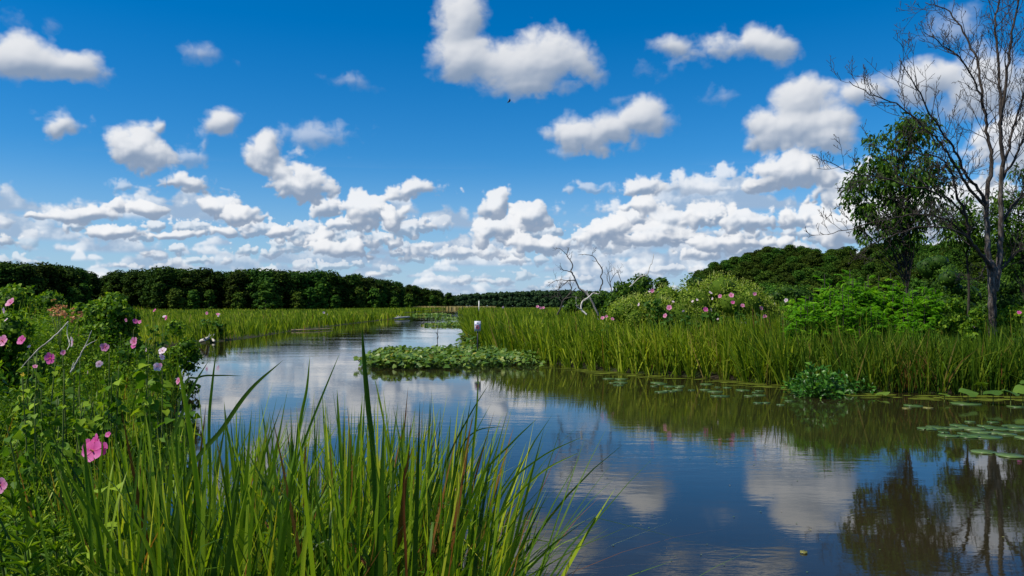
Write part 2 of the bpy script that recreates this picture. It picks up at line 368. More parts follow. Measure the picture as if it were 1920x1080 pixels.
def bark(name, stops, sc=(9, 9, 1.6), b=.5):
    def colf(ng): return ramp(ng, ng.noise(ng.v('MULTIPLY', pos(ng), sc), 1.5, 5.0, .65), stops)
    return surf_mat(name, colf, .85, .2, (lambda ng: ng.noise(ng.v('MULTIPLY', pos(ng), tuple(2.2 * q for q in sc)), 1.5, 4.0, .7), b, .03))
M_bark = bark('weathered_bark', [(.30, (.022, .018, .015)), (.48, (.070, .056, .046)), (.60, (.19, .165, .145)), (.74, (.33, .25, .18))])
M_snag = bark('grey_snag_wood', [(.3, (.12, .105, .09)), (.55, (.34, .31, .27)), (.8, (.55, .52, .47))], (6, 6, 3), .3)
M_limb = bark('dead_limb_bark', [(.3, (.018, .014, .012)), (.55, (.060, .048, .040)), (.75, (.17, .145, .125))])
M_bark2 = bark('dark_bark', [(.3, (.02, .017, .013)), (.7, (.075, .062, .05))])
M_bare = bark('bleached_wood', [(.3, (.28, .25, .21)), (.55, (.60, .56, .50)), (.8, (.75, .72, .66))], (6, 6, 3), .3)
M_bared = bark('dark_dead_wood', [(.3, (.035, .03, .026)), (.7, (.11, .095, .08))], (6, 6, 3), .3)
M_stem = surf_mat('green_stem', lambda ng: ramp(ng, ng.noise(pos(ng), 3.0), [(.3, (.06, .11, .015)), (.7, (.13, .17, .03))]), .7)
# ------------------------------------------------------------------ shoreline, ground, water
def shore(pts): return [tuple(at(px, py)[:2]) for px, py in pts]
WATER = [(-1.9, 2.2), (-2.6, 3.2), (-3.3, 5.5), (-3.9, 8.0), (-5.4, 11.5), (-6.8, 15.0), (-8.0, 19.5), (-11.5, 25), (-14.5, 30)]
WATER += [(-22, 38), (-24, 45)] + shore([(350, 648), (400, 642), (480, 632), (540, 622), (600, 615), (660, 607), (720, 600), (745, 597), (757, 591), (752, 587.5), (790, 584), (820, 580.5), (845, 579.2)])
WATER += shore([(876, 580.5), (872, 585), (858, 588), (872, 593), (868, 598), (872, 606), (878, 618), (885, 632), (900, 655), (960, 668), (1040, 683), (1100, 692), (1200, 700), (1350, 709), (1450, 719), (1600, 733), (1780, 738), (1920, 738), (2150, 742)])
WATER += [(30, 19), (60, 17), (60, 1.6), (20, 1.9), (4, 2.0)]
WP = np.array(WATER)
def sdist(x, y):
    """signed distance to the shoreline: positive on land"""
    x = np.asarray(x, float); y = np.asarray(y, float); sh = x.shape; x = x.ravel(); y = y.ravel()
    best = np.full(x.shape, 1e9); ins = np.zeros(x.shape, bool); n = len(WP)
    for i in range(n):
        ax, ay = WP[i]; bx, by = WP[(i + 1) % n]; ex, ey = bx - ax, by - ay
        t = np.clip(((x - ax) * ex + (y - ay) * ey) / (ex * ex + ey * ey), 0, 1)
        best = np.minimum(best, (x - ax - t * ex) ** 2 + (y - ay - t * ey) ** 2)
        c_ = ((ay > y) != (by > y)) & (x < (bx - ax) * (y - ay) / (by - ay + 1e-12) + ax); ins ^= c_
    return (np.where(ins, -1, 1) * np.sqrt(best)).reshape(sh)
def sst(a, b, x):
    t = np.clip((x - a) / (b - a), 0, 1); return t * t * (3 - 2 * t)
top_r = [(1290, 545), (1312, 516), (1345, 496), (1400, 480), (1455, 469), (1500, 472), (1570, 474), (1630, 468), (1700, 466), (1760, 460), (1850, 452), (2050, 446), (2500, 446)]
HILL = ([1240] + [a for a, b in top_r] + [3000, 4500], [0] + [CAMH + (HZ - b) * 450 / F - 7.5 for a, b in top_r] + [28, 10])
def ground_z(x, y, s=None):
    x = np.asarray(x, float); y = np.asarray(y, float)
    if s is None: s = sdist(x, y)
    s = s + .12 * vn2(x * 1.3, y * 1.3, 3) * sst(0, 3, np.abs(s) + 1)
    z = np.where(s < 0, np.maximum(s * .35, -.8), np.minimum(s * .25, .10))
    near = sst(2.5, -1.5, x + .35 * (y - 4) * .9) * sst(46, 26, y)          # the bank at the left and under the viewer
    near = np.maximum(near, sst(2.2, 1.0, y) * sst(70, 40, np.abs(x)))
    z = z + near * sst(0, 3.2, s) * (.85 + .10 * vn2(x * .7, y * .7, 5) + .05 * vn2(x * 3, y * 3, 6))
    d = np.hypot(x, y); a = np.degrees(np.arctan2(x, np.maximum(y, 1e-3)))
    pxh = 960 + x / np.maximum(y, 1) * F                                      # wooded hill at the right
    z = z + sst(270, 450, y) * np.interp(pxh, HILL[0], HILL[1]) * (y > 1)
    z = z + 6 * sst(300, 420, d) * sst(-8, -28, a)                          # low rise at the left
    z = z + .35 * sst(25, 34, y) * sst(4, 12, x) * sst(60, 40, y)
    return z
n_ = 520; k_ = 6.6; u_ = np.linspace(-1, 1, n_); gx_ = 2600 * np.sinh(k_ * u_) / np.sinh(k_)
GX, GY = np.meshgrid(gx_, gx_ + 3.0); GZ = ground_z(GX, GY)
ii = np.arange(n_ * n_).reshape(n_, n_); qf = np.stack([ii[:-1, :-1], ii[:-1, 1:], ii[1:, 1:], ii[1:, :-1]], -1).reshape(-1, 4)
mb = MB(); mb.add(np.stack([GX, GY, GZ], -1).reshape(-1, 3), [qf])
M_ground = surf_mat('marsh_soil', lambda ng: ng.mix(ng.sstep(ng.noise(pos(ng), .9, 4.0, .6), .4, .62),
    ramp(ng, ng.noise(pos(ng), 9.0, 6.0, .7), [(.3, (.020, .015, .010)), (.55, (.040, .030, .018)), (.75, (.085, .068, .042))]),
    ramp(ng, ng.noise(pos(ng), 14.0, 5.0, .7), [(.3, (.018, .035, .008)), (.7, (.05, .075, .018))])), .9, .2,
    (lambda ng: ng.noise(pos(ng), 12.0, 6.0, .7), .8, .08))
gr = mb.build('ground', M_ground, smooth=True); tag(gr, kind='structure')
def water_mat():
    m, ng = newmat('pond_water'); p = ng.n('ShaderNodeBsdfPrincipled'); P_ = pos(ng)
    ng.put(p.inputs['Base Color'], ramp(ng, ng.noise(P_, .35, 3.0), [(.3, (.016, .014, .006)), (.7, (.026, .021, .009))]))
    p.inputs['Roughness'].default_value = .02; p.inputs['IOR'].default_value = 1.42; p.inputs['Specular IOR Level'].default_value = .5
    n1 = ng.noise(ng.v('MULTIPLY', P_, (1.6, 4.2, 1)), 1.0, 3.0, .55); n2 = ng.noise(ng.v('MULTIPLY', P_, (6.0, 15.0, 1)), 1.0, 3.0, .55)
    n3 = ng.noise(ng.v('MULTIPLY', P_, (.35, .8, 1)), 1.0, 2.0, .5)
    patch = ng.sstep(ng.noise(ng.v('MULTIPLY', P_, (.10, .22, 1)), 1.0, 3.0, .5), .40, .62, .25, 1.0)
    h = ng.m('ADD', ng.m('MULTIPLY', n1, .011), ng.m('ADD', ng.m('MULTIPLY', n2, .0030), ng.m('MULTIPLY', n3, .020)))
    b = ng.n('ShaderNodeBump'); b.inputs['Distance'].default_value = 1.0; ng.put(b.inputs['Strength'], ng.m('MULTIPLY', patch, .26)); ng.put(b.inputs['Height'], h)
    ng.t.links.new(b.outputs[0], p.inputs['Normal'])
    o = ng.n('ShaderNodeOutputMaterial'); ng.t.links.new(p.outputs[0], o.inputs[0]); return m
mb = MB(); mb.add([(-90, 1.2, 0), (90, 1.2, 0), (260, 640, 0), (-260, 640, 0)], [[(0, 1, 2, 3)]])
wa = mb.build('water', water_mat()); tag(wa, kind='structure')

# ------------------------------------------------------------------ reeds and marsh grass
def blades(mb, P_, h, w, ldir, lean, curve, rnd, L=4, kink=None):
    """P_ (n,3) bases; lean and curve in metres of tip offset per metre of height"""
    n = len(P_); t = np.linspace(0, 1, L + 1)[None, :, None]
    dv = np.stack([np.cos(ldir), np.sin(ldir), np.zeros(n)], 1)[:, None]
    off = (lean[:, None, None] * t + curve[:, None, None] * t ** 2.6) * h[:, None, None]
    up = h[:, None, None] * (t - .38 * np.clip(curve, 0, 2)[:, None, None] * t ** 3.2)
    c_ = P_[:, None] + dv * off + up * np.array([0, 0, 1.0])
    if kink is not None:       # the top part of some leaves is folded over
        tk = kink[:, None, None]; over = np.clip(t - tk, 0, 1)
        c_ = c_ + over * h[:, None, None] * (dv * .75 - np.array([0, 0, 1.25]))
    yaw = ldir + math.pi / 2 + rng.uniform(-1.1, 1.1, n) * 1.2
    wv = np.stack([np.cos(yaw), np.sin(yaw), np.zeros(n)], 1)[:, None]
    ws = w[:, None, None] * .5 * (.8 + .45 * t) * np.clip(1 - t ** 4.5, 0.02, 1)
    A_, B_ = c_ - wv * ws, c_ + wv * ws
    V = np.stack([A_, B_], 2).reshape(n, -1, 3)
    i = np.arange(L) * 2; f = np.stack([i, i + 1, i + 3, i + 2], 1)
    mb.add(V.reshape(-1, 3), [(f[None] + (np.arange(n) * 2 * (L + 1))[:, None, None]).reshape(-1, 4)], np.repeat(rnd, 2 * (L + 1)))
def marsh(name, mat, n, px0, px1, d0, d1, hfun, dens=None, wmin=.024, wk=.0010, seed=1, L=3, smin=.05, smax=1e9, lean0=.12):
    d = d0 * (d1 / d0) ** rng.rand(n); px = rng.uniform(px0, px1, n); x = (px - 960) / F * d; y = d
    # leaves grow in tufts
    tx = np.floor(x / .45 + .5) * .45; ty = np.floor(y / .45 + .5) * .45
    pull = .45 * (d < 80); x = x + (tx + vn2(tx * 9.1, ty * 7.3, 8) * .2 - x) * pull; y = y + (ty + vn2(tx * 5.1, ty * 8.3, 9) * .2 - y) * pull
    s = sdist(x, y); keep = (s > smin) & (s < smax)
    if dens is not None: keep &= rng.rand(n) < dens(x, y, s)
    x, y, s = x[keep], y[keep], s[keep]; d = np.hypot(x, y); n = len(x)
    z = ground_z(x, y, s) - .05
    h = hfun(x, y, s) * rng.uniform(.72, 1.08, n) * (.88 + .20 * vn2(x * .45, y * .45, seed)) * (.88 + .12 * vn2(tx[keep] * 3.1, ty[keep] * 2.7, seed + 1))
    w = np.maximum(wmin, wk * d) * rng.uniform(.7, 1.3, n)
    ang = math.pi + .9 * vn2(x * .25, y * .25, seed + 2) + rng.normal(0, .9, n)
    lean = np.abs(rng.normal(lean0, .13, n)); curve = np.abs(rng.normal(.12, .22, n)) * (rng.rand(n) < .7)
    out = (s < 1.0) & (rng.rand(n) < .45); lean = np.where(out, lean + .18, lean); ang = np.where(out, -math.pi / 2 + rng.normal(0, 1.0, n), ang)
    r = np.clip(rng.beta(1.1, 1.35, n) * .90 + .18 * vn2(x * .35, y * .35, seed + 4), 0, .94); r = np.where(rng.rand(n) < .035, rng.uniform(.93, 1, n), r)
    kk = np.where(rng.rand(n) < .08, rng.uniform(.55, .85, n), 2.0)
    mb = MB(); blades(mb, np.stack([x, y, z], 1), h, w, ang, lean, curve, r, L, kk)
    o = mb.build(name, mat); tag(o, kind='stuff'); return o
hr = lambda x, y, s: 2.18 + .25 * sst(26, 40, y) + .12 * sst(40, 90, y)
o = marsh('marsh_grass', M_marsh, 44000, 860, 1480, 24, 90, hr, seed=21, smin=-.35, lean0=.20, wmin=.032, wk=.0015)
tag(o, 'bright green cattails and sedge along the right bank behind the sign', 'marsh grass')
o = marsh('cattail_reeds', M_marsh_d, 50000, 1400, 2350, 19, 60, lambda x, y, s: 2.05 + .18 * vn2(x * .3, y * .3, 2), seed=31, smin=-.35, smax=14, wk=.0013, wmin=.026)
tag(o, 'darker olive green reeds standing at the water edge on the right', 'reeds')
o = marsh('far_marsh_grass', M_marsh, 42000, 640, 1500, 88, 560, lambda x, y, s: 1.95 + 0 * x, seed=41, wk=.0012, L=2)
tag(o, 'distant flat green marsh stretching to the far woods', 'marsh grass')
o = marsh('left_marsh_grass', M_marsh, 80000, -160, 800, 27, 420, lambda x, y, s: 1.75 - .35 * sst(60, 44, y) + 0 * x, seed=51, wk=.0011, L=3, smin=.0)
tag(o, 'green marsh grass along the far left bank of the channel', 'marsh grass')

o = marsh('tall_sedge', M_marsh_d, 3800, 980, 2100, 22, 36, lambda x, y, s: 2.55 + 0 * x, seed=61, smin=.4, smax=9, wk=.0011, wmin=.022, lean0=.10, L=6)
tag(o, 'scattered taller sedge stems rising over the reeds of the right bank', 'sedge')
# ------------------------------------------------------------------ far woods
def ico(sub=1):
    import bmesh
    bm = bmesh.new(); bmesh.ops.create_icosphere(bm, subdivisions=sub, radius=1.0)
    V = np.array([v.co[:] for v in bm.verts]); Fc = np.array([[v.index for v in f.verts] for f in bm.faces]); bm.free(); return V, Fc
ICO1, ICO2 = ico(1), ico(2)
def crown(mb, lobes, nf, fs, core=.86, rlo=0, rhi=1, up=.35, tpl=LEAF4, jit=.55, coreb=True):
    """leaf faces over the outside of overlapping lobes; lobes rows: x,y,z,rx,ry,rz"""
    lobes = np.asarray(lobes, float)
    if coreb:
        for L_ in lobes:
            V = ICO1[0] * (1 + .12 * rng.normal(size=(len(ICO1[0]), 1))); mb.add(V * L_[3:] * core + L_[:3], [ICO1[1]], rlo + .15 * (rhi - rlo))
    ar = lobes[:, 3] * lobes[:, 5]; k = rng.choice(len(lobes), nf, p=ar / ar.sum()); Nn = rdir(nf, .25)
    P_ = lobes[k, :3] + Nn * lobes[k, 3:] * rng.uniform(.86, 1.10, (nf, 1))
    ok = np.ones(nf, bool)
    for q, L_ in enumerate(lobes):
        ok &= (np.sum(((P_ - L_[:3]) / L_[3:]) ** 2, 1) > .66) | (k == q)
    P_, Nn = P_[ok], Nn[ok]; n = len(P_)
    Nj = nrm(Nn + rng.normal(0, jit, (n, 3)) + np.array([0, 0, up])); Dd = nrm(np.cross(Nj, rdir(n)) + np.array([0, 0, -.3]))
    scatter(mb, tpl[0], tpl[1], P_, frames(Dd, Nj), fs * rng.uniform(.6, 1.35, n), np.clip(rlo + (rhi - rlo) * rng.beta(2, 2, n), 0, 1))
def far_tree_proto(seed, R=5.2, H=15.0, nf=3400, fs=.58, mat=None, nl=26, conic=0.0, core=.80, jit=.75):
    global rng; keep = rng; rng = np.random.RandomState(seed)
    lob = []
    for i in range(nl):
        t = (i + rng.rand()) / nl; rr = R * math.sqrt(max(0.05, 1 - (t * .85) ** 3)) * (1 - conic * t)
        a = rng.rand() * 6.28; q = rng.uniform(.15, .62) * rr; r = R * rng.uniform(.26, .42)
        lob.append((math.cos(a) * q, math.sin(a) * q, H * (.10 + .78 * t), r, r, r * .82))
    lob.append((0, 0, H * .88, R * .45, R * .45, R * .42))
    mb = MB(); crown(mb, lob, nf, fs, rlo=0, rhi=1, core=core, jit=jit)
    me_c = mb.build('crown', mat or M_far); mb = MB()
    tube(mb, [(0, 0, -1), (.2, 0, H * .3), (.1, .2, H * .7)], [.42, .34, .18], 5)
    me_t = mb.build('trunk', M_bark2); rng = keep
    bpy.data.objects.remove(me_c.copy()) if False else None
    dc, dt = me_c.data, me_t.data; bpy.data.objects.remove(me_c); bpy.data.objects.remove(me_t); return dc, dt, H
PROT = [far_tree_proto(100 + i, 5.0 + .5 * (i % 3), 13.5 + 1.3 * (i % 4)) for i in range(6)]
PROTH = [far_tree_proto(120 + i, 5.0 + .5 * (i % 3), 13.5 + 1.0 * (i % 3), nf=4600, fs=.62, mat=M_hill, nl=24, core=.72, jit=.95) for i in range(5)]
PROTL = [far_tree_proto(140 + i, 3.3, 8.5 + i, 800, .62, M_far2) for i in range(3)]
def plant_tree(pr, x, y, sc, label, group, name='woodland_tree', trunk=True, zs=1.0, wx=1.3):
    z = float(ground_z(x, y)); e_ = empty(name, (x, y, z), rng.rand() * 6.28); e_.scale = (sc * wx, sc * wx, sc * zs)
    tag(e_, label, 'tree', group)
    for nm_, me_ in (('crown', pr[0]),) + ((('trunk', pr[1]),) if trunk else ()):
        o = bpy.data.objects.new(nm_, me_); C.objects.link(o); o.parent = e_
def lerp(px, tab): return np.interp(px, [a for a, b in tab], [b for a, b in tab])
def wood_label(px, row):
    z_ = 'above the pink flowers' if px < 110 else 'where the skyline dips' if px < 225 else 'in the tallest stretch' if px < 420 else 'above the left hibiscus point' if px < 560 else 'above the pale floating log' if px < 680 else 'near the channel end'
    r_ = ('front row', 'second row', 'third row', 'rearmost row')[row]
    return 'dark tree in the %s of the left wood %s' % (r_, z_), 'left wood trees, %s, %s' % (r_, z_)
def hill_label(px, row):
    z_ = 'behind the vine mound' if px < 1440 else 'behind the sumac' if px < 1620 else 'behind the ash tree' if px < 1800 else 'behind the dead trunk'
    r_ = 'at the foot' if row < 3 else 'on the slope' if row < 7 else 'along the ridge'
    return 'green tree %s of the wooded hill %s' % (r_, z_), 'hill trees %s %s' % (r_, z_)
# left woods: photo column -> row of the tree line's top
top_l = [(-80, 495), (0, 497), (60, 499), (120, 503), (165, 513), (195, 526), (215, 516), (250, 508), (330, 506), (400, 510), (520, 509), (600, 515), (660, 520), (715, 528), (760, 539), (800, 544), (835, 552)]
px = -90.0
while px < 838:
    yt = lerp(px, top_l); zt = 15.0; d0 = zt * F / max(HZ - yt, 16) * .985; d0 = min(d0, 900); d0 = max(d0, 262)
    for row in range(4):
        jx = rng.uniform(-9, 9); d = d0 * (.90 + .055 * row) + rng.uniform(-6, 6); x = (px + jx - 960) / F * d
        zg = float(ground_z(x, d)); want = CAMH + (HZ - yt - rng.uniform(-2, 4) + (1 if row == 3 else 8 - row * 2) - 2) * d / F - zg
        pr = PROT[rng.randint(6)]; sc = np.clip(want / (pr[2] * 1.03), .45, 1.45) * rng.uniform(.95, 1.03)
        plant_tree(pr, x, d, sc, *wood_label(px, row))
    if rng.rand() < .75:
        d = d0 * .86; x = (px + rng.uniform(-12, 12) - 960) / F * d
        plant_tree(PROTL[rng.randint(3)], x, d, rng.uniform(.55, .95) * min(1.2, d0 / 300), *(q.replace('dark tree in the front row of', 'lighter young tree at the foot of').replace('left wood trees, front row', 'young trees before the left wood') for q in wood_label(px, 0)), 'young_tree')
    px += rng.uniform(19, 27) * min(1.0, 290 / d0 + .15)
# right wooded hill
px = 1312.0
while px < 2080:
    yt = lerp(px, top_r)
    for row in range(9):
        d = 280 + row * 21.5 + rng.uniform(-9, 9); x = (px + rng.uniform(-12, 12) - 960) / F * d
        zg = float(ground_z(x, d)); want = rng.uniform(6.6, 10.4)
        pr = PROTH[rng.randint(5)]; plant_tree(pr, x, d, want / pr[2], *hill_label(px, row), 'hill_tree', zs=1.0, wx=1.45)
    px += rng.uniform(17, 22)
for px in (1345, 1400, 1452, 1468, 1490, 1530, 1600, 1660, 1720):
    d = 190 + rng.uniform(-15, 15); plant_tree(PROTL[rng.randint(3)], (px - 960) / F * d, d, rng.uniform(.75, 1.0), 'low bushy tree at the foot of the wooded hill', 'bushy trees below the hill', 'foothill_tree')
# the wood on the horizon, nobody could count it
mb = MB(); LB = []; top_c = [(770, 556), (800, 556), (835, 556), (860, 551), (930, 547), (1000, 544), (1060, 543), (1130, 545), (1250, 548), (1340, 550)]
for row in range(3):
    for px in np.arange(770, 1345, 5.0):
        d = 1150 + row * 40; p = px + rng.uniform(-3, 3); x = (p - 960) / F * d
        zt = CAMH + (HZ - lerp(p, top_c) - rng.uniform(-1.2, 1.6) - (1.5 if row < 2 else 0) ) * d / F; r = rng.uniform(3.6, 5.5)
        for hz_ in np.arange(zt - r, 2, -r * 1.5): LB.append((x + rng.uniform(-2, 2), d - (zt - hz_) * .4 + rng.uniform(-3, 3), hz_, r, r, r * .8))
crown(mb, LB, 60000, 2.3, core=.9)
o = mb.build('horizon_wood', M_horizon); tag(o, 'haze-tinted bluish green wood on the horizon beyond the channel', 'woodland', kind='stuff')
# pale dry reed strip in front of it
mb = MB(); n = 2500; px_ = rng.uniform(700, 930, n); d = rng.uniform(560, 620, n)
blades(mb, np.stack([(px_ - 960) / F * d, d, np.zeros(n)], 1), np.full(n, 2.15), np.full(n, .9), rng.uniform(0, 6.28, n), np.full(n, .05), np.zeros(n), rng.rand(n), 2)
M_dry = leaf_mat('dry_reed', [(0, (.34, .29, .10)), (1, (.50, .40, .18))], .2, .7, .1)
tag(mb.build('dry_reed_strip', M_dry), 'pale tan strip of dry reeds far down the channel', 'reeds', kind='stuff')
# ------------------------------------------------------------------ right bank: dead tree
RK_ = 1.0; TMIN = .0065
def limb_px(ctrl, k=5):
    """control rows: px, py, distance, radius in photo pixels -> world spline"""
    rows = []
    for px, py, d, r in ctrl: p = at(px, py, d=d); rows.append((*p, r * d / F * RK_))
    return spline(rows, k)
def twigs(mb, path, n, length, r0, depth, t0=.25, up=.25, spread=.9, side=None):
    """branchlets leaving a limb; recursive"""
    m = len(path)
    for i in range(n):
        t = t0 + (1 - t0) * (i + rng.uniform(.1, .9)) / n; f = t * (m - 1); a = int(min(f, m - 2)); p = path[a] + (path[a + 1] - path[a]) * (f - a)
        base = nrm(path[a + 1, :3] - path[a, :3]); q = nrm(rng.normal(size=3)); q = nrm(q - base * np.dot(q, base))
        dv = nrm(base * rng.uniform(.35, .9) + q * spread * rng.uniform(.6, 1.1) + np.array([0, 0, up]))
        L = length * rng.uniform(.5, 1.2) * (1.1 - .45 * t); r = min(r0, p[3] * .62); ns = 6 if depth else 5
        pts = [np.array([*p[:3], r])]; c_ = p[:3].copy()
        for s_ in range(ns):
            dv = nrm(dv + rng.normal(0, .13, 3) + np.array([0, 0, .055 * up / .25])); c_ = c_ + dv * L / ns; pts.append(np.array([*c_, r * (1 - .72 * (s_ + 1) / ns)]))
        pts = np.array(pts); pts[:, 3] = np.maximum(pts[:, 3], TMIN); tube(mb, pts[:, :3], pts[:, 3], 4 if r < .03 else 5, rng.rand())
        if depth: twigs(mb, pts, 4 if depth > 1 else 3, L * .48, r * .6, depth - 1, .25, up, spread)
DT = 28.0; RK_ = .62
rt = root('dead_tree', at(1862, 606, d=DT) + np.array([0, 0, -1.0]), 'tall leafless grey dead tree with a split trunk at the right edge', 'tree')
mb = MB()
for ctrl in ([(1862, 640, DT, 13), (1861, 600, DT, 11.5), (1860, 560, DT, 11.5), (1861, 530, DT, 12.5), (1862, 510, DT, 12.5), (1857, 490, DT, 9)],
             [(1861, 540, DT, 9), (1856, 505, DT + .02, 8.5), (1852, 470, DT + .05, 8), (1850, 420, DT + .1, 7.5), (1849, 372, DT + .1, 7.2)],
             [(1866, 545, DT, 9), (1870, 510, DT, 9), (1875, 470, DT, 8.5), (1877, 420, DT - .1, 7.6), (1876, 355, DT - .2, 7), (1880, 310, DT - .3, 6.5)]):
    s_ = limb_px(ctrl, 4); s_[:, :3] += rng.normal(0, .012, (len(s_), 3)); tube(mb, s_[:, :3], s_[:, 3] * (1 + .06 * rng.normal(size=len(s_))), 12)
part(mb, 'trunk', M_bark, rt, True)
LIMBS = [ # px, py, distance, radius px ; number of twigs, twig length
 ([(1849, 374, 28.1, 7), (1857, 320, 28.3, 5.8), (1859, 285, 28.4, 5), (1848, 235, 28.6, 4.5), (1842, 185, 28.8, 4), (1833, 120, 29.0, 3.3), (1812, 70, 29.3, 2.6), (1780, 22, 29.5, 1.9), (1735, 5, 29.7, 1.1)], 12, 1.7),
 ([(1842, 200, 28.7, 3.4), (1826, 150, 28.4, 2.6), (1800, 110, 28.1, 2.2), (1770, 85, 27.9, 1.6), (1732, 60, 27.8, 1.0)], 8, 1.1),
 ([(1880, 312, 27.7, 6.3), (1876, 255, 27.5, 5.4), (1878, 215, 27.4, 4.8), (1890, 130, 27.2, 4), (1898, 60, 27.0, 3.2), (1912, 0, 26.8, 2.4), (1925, -60, 26.6, 1.4)], 11, 1.6),
 ([(1877, 235, 27.5, 4.6), (1875, 165, 27.7, 4.0), (1869, 90, 28.0, 3.4), (1866, 35, 28.2, 3), (1874, -5, 28.4, 2.4), (1868, -70, 28.6, 1.3)], 10, 1.5),
 ([(1850, 400, 28.1, 6), (1838, 360, 27.9, 4.6), (1812, 330, 27.6, 4.0), (1795, 290, 27.4, 3.5), (1768, 250, 27.1, 3.0), (1742, 212, 26.9, 2.5), (1720, 165, 26.7, 1.9), (1686, 112, 26.4, 1.0)], 11, 1.5),
 ([(1846, 385, 28.0, 5.0), (1815, 350, 27.5, 4.2), (1790, 310, 27.2, 3.6), (1764, 270, 26.9, 3.0), (1735, 240, 26.6, 2.4), (1690, 200, 26.4, 2.1), (1640, 180, 26.2, 1.6), (1592, 152, 26.0, .9)], 12, 1.2),
 ([(1856, 500, 27.9, 6.5), (1836, 470, 27.6, 5.4), (1818, 448, 27.4, 5), (1812, 405, 27.2, 4.3), (1793, 362, 26.9, 3.5), (1785, 325, 26.7, 2.8), (1760, 295, 26.5, 2.2), (1700, 285, 26.2, 1.7), (1625, 270, 26.0, .9)], 12, 1.2),
 ([(1812, 405, 27.2, 3.6), (1775, 372, 26.6, 2.7), (1720, 352, 26.2, 2.3), (1660, 335, 25.9, 1.9), (1600, 325, 25.7, 1.5), (1545, 300, 25.5, .9)], 10, 1.0),
 ([(1817, 445, 27.4, 4.0), (1775, 412, 26.6, 2.9), (1730, 402, 26.1, 2.5), (1680, 408, 25.8, 2.0), (1610, 425, 25.6, 1.4), (1552, 440, 25.4, .9)], 9, .9),
 ([(1822, 455, 27.4, 3.6), (1790, 432, 26.4, 2.6), (1735, 425, 25.9, 2.2), (1680, 440, 25.6, 1.8), (1640, 455, 25.3, 1.4), (1605, 480, 25.1, .8)], 8, .8),
 ([(1876, 420, 27.9, 4.6), (1900, 385, 28.1, 3.4), (1925, 360, 28.3, 2.6), (1965, 330, 28.4, 1.5)], 7, 1.2),
 ([(1878, 340, 27.8, 4.4), (1905, 290, 28.0, 3.3), (1925, 250, 28.2, 2.6), (1960, 200, 28.4, 1.6)], 8, 1.3),
 ([(1884, 300, 27.7, 4.2), (1900, 240, 28.2, 3.2), (1918, 180, 28.6, 2.5), (1940, 100, 29, 1.5)], 9, 1.3),
 ([(1870, 512, 28.0, 4.0), (1890, 490, 28.2, 2.8), (1910, 470, 28.4, 2.4), (1950, 452, 28.6, 1.4)], 5, .9),
 ([(1850, 500, 28.0, 2.0), (1830, 522, 27.5, 1.5), (1795, 520, 27.2, .9)], 3, .4)]
for ctrl, n, L in LIMBS:
    mb = MB(); s_ = limb_px(ctrl, 5); s_[1:-1, :3] += rng.normal(0, .022, (len(s_) - 2, 3)); tube(mb, s_[:, :3], s_[:, 3], 7)
    twigs(mb, s_, n + 12, L * 1.3, .015, 2, .12, .30); part(mb, 'branch', M_limb, rt, True)
RK_ = .52; TMIN = .004
# ------------------------------------------------------------------ leafy trees behind it
def leaf_sprays(mb, tips, nper, size, droop=.6, rad=.45, tpl=LEAF6, lo=0, hi=1):
    tips = np.asarray(tips); n = len(tips) * nper; c_ = np.repeat(tips, nper, 0); o_ = rdir(n) * rng.uniform(.05, rad, (n, 1))
    D = nrm(o_ / rad + rng.normal(0, .35, (n, 3)) + np.array([0, 0, -droop])); N = nrm(rdir(n, .9))
    scatter(mb, tpl[0], tpl[1], c_ + o_, frames(D, N), size * rng.uniform(.6, 1.25, n)[:, None] * np.array([[.34, 1, 1]]), np.clip(rng.beta(2, 2, n) * (hi - lo) + lo, 0, 1))
def leafy_tree(name, base, lobes, label, cat='tree', nt=60, nper=34, size=.17, mat=M_tree, trunk_r=.11, group=None, droop=.6, rad=.42):
    rt = root(name, base, label, cat, group); base = np.asarray(base, float); lobes = np.asarray(lobes, float); top = lobes[:, :3].mean(0); top[2] = lobes[:, 2].max()
    tr = spline([(*base, trunk_r), (*(base + (top - base) * .35 + [.1, 0, 0]), trunk_r * .8), (*(base + (top - base) * .7), trunk_r * .5), (*top, trunk_r * .15)], 6)
    mb = MB(); tube(mb, tr[:, :3], tr[:, 3], 8); part(mb, 'trunk', M_bark2, rt, True)
    mb = MB(); ml = MB(); k = rng.choice(len(lobes), nt, p=(lobes[:, 3] ** 2) / (lobes[:, 3] ** 2).sum()); off = rdir(nt) * rng.uniform(.35, 1, (nt, 1)) ** .6
    tips = lobes[k, :3] + off * lobes[k, 3:]
    for t_ in tips:
        f = np.clip((t_[2] - base[2]) / (top[2] - base[2]) - rng.uniform(.10, .25), .22, .95); a = tr[int(f * (len(tr) - 1))]
        mid = a[:3] * .45 + t_ * .55 + rng.normal(0, .12, 3) + [0, 0, .1]; b_ = spline([(*a[:3], a[3] * .4), (*mid, .018), (*t_, .006)], 4); tube(mb, b_[:, :3], b_[:, 3], 4)
    part(mb, 'limb', M_bark2, rt, True)
    leaf_sprays(ml, tips, nper, size, droop, rad); part(ml, 'crown', mat, rt); return rt
def lob_px(rows, d): # px,py,rx,ry,depth offset
    return [(*at(px, py, d=d + dd), rx * d / F, rx * d / F * .9, ry * d / F) for px, py, rx, ry, dd in rows]
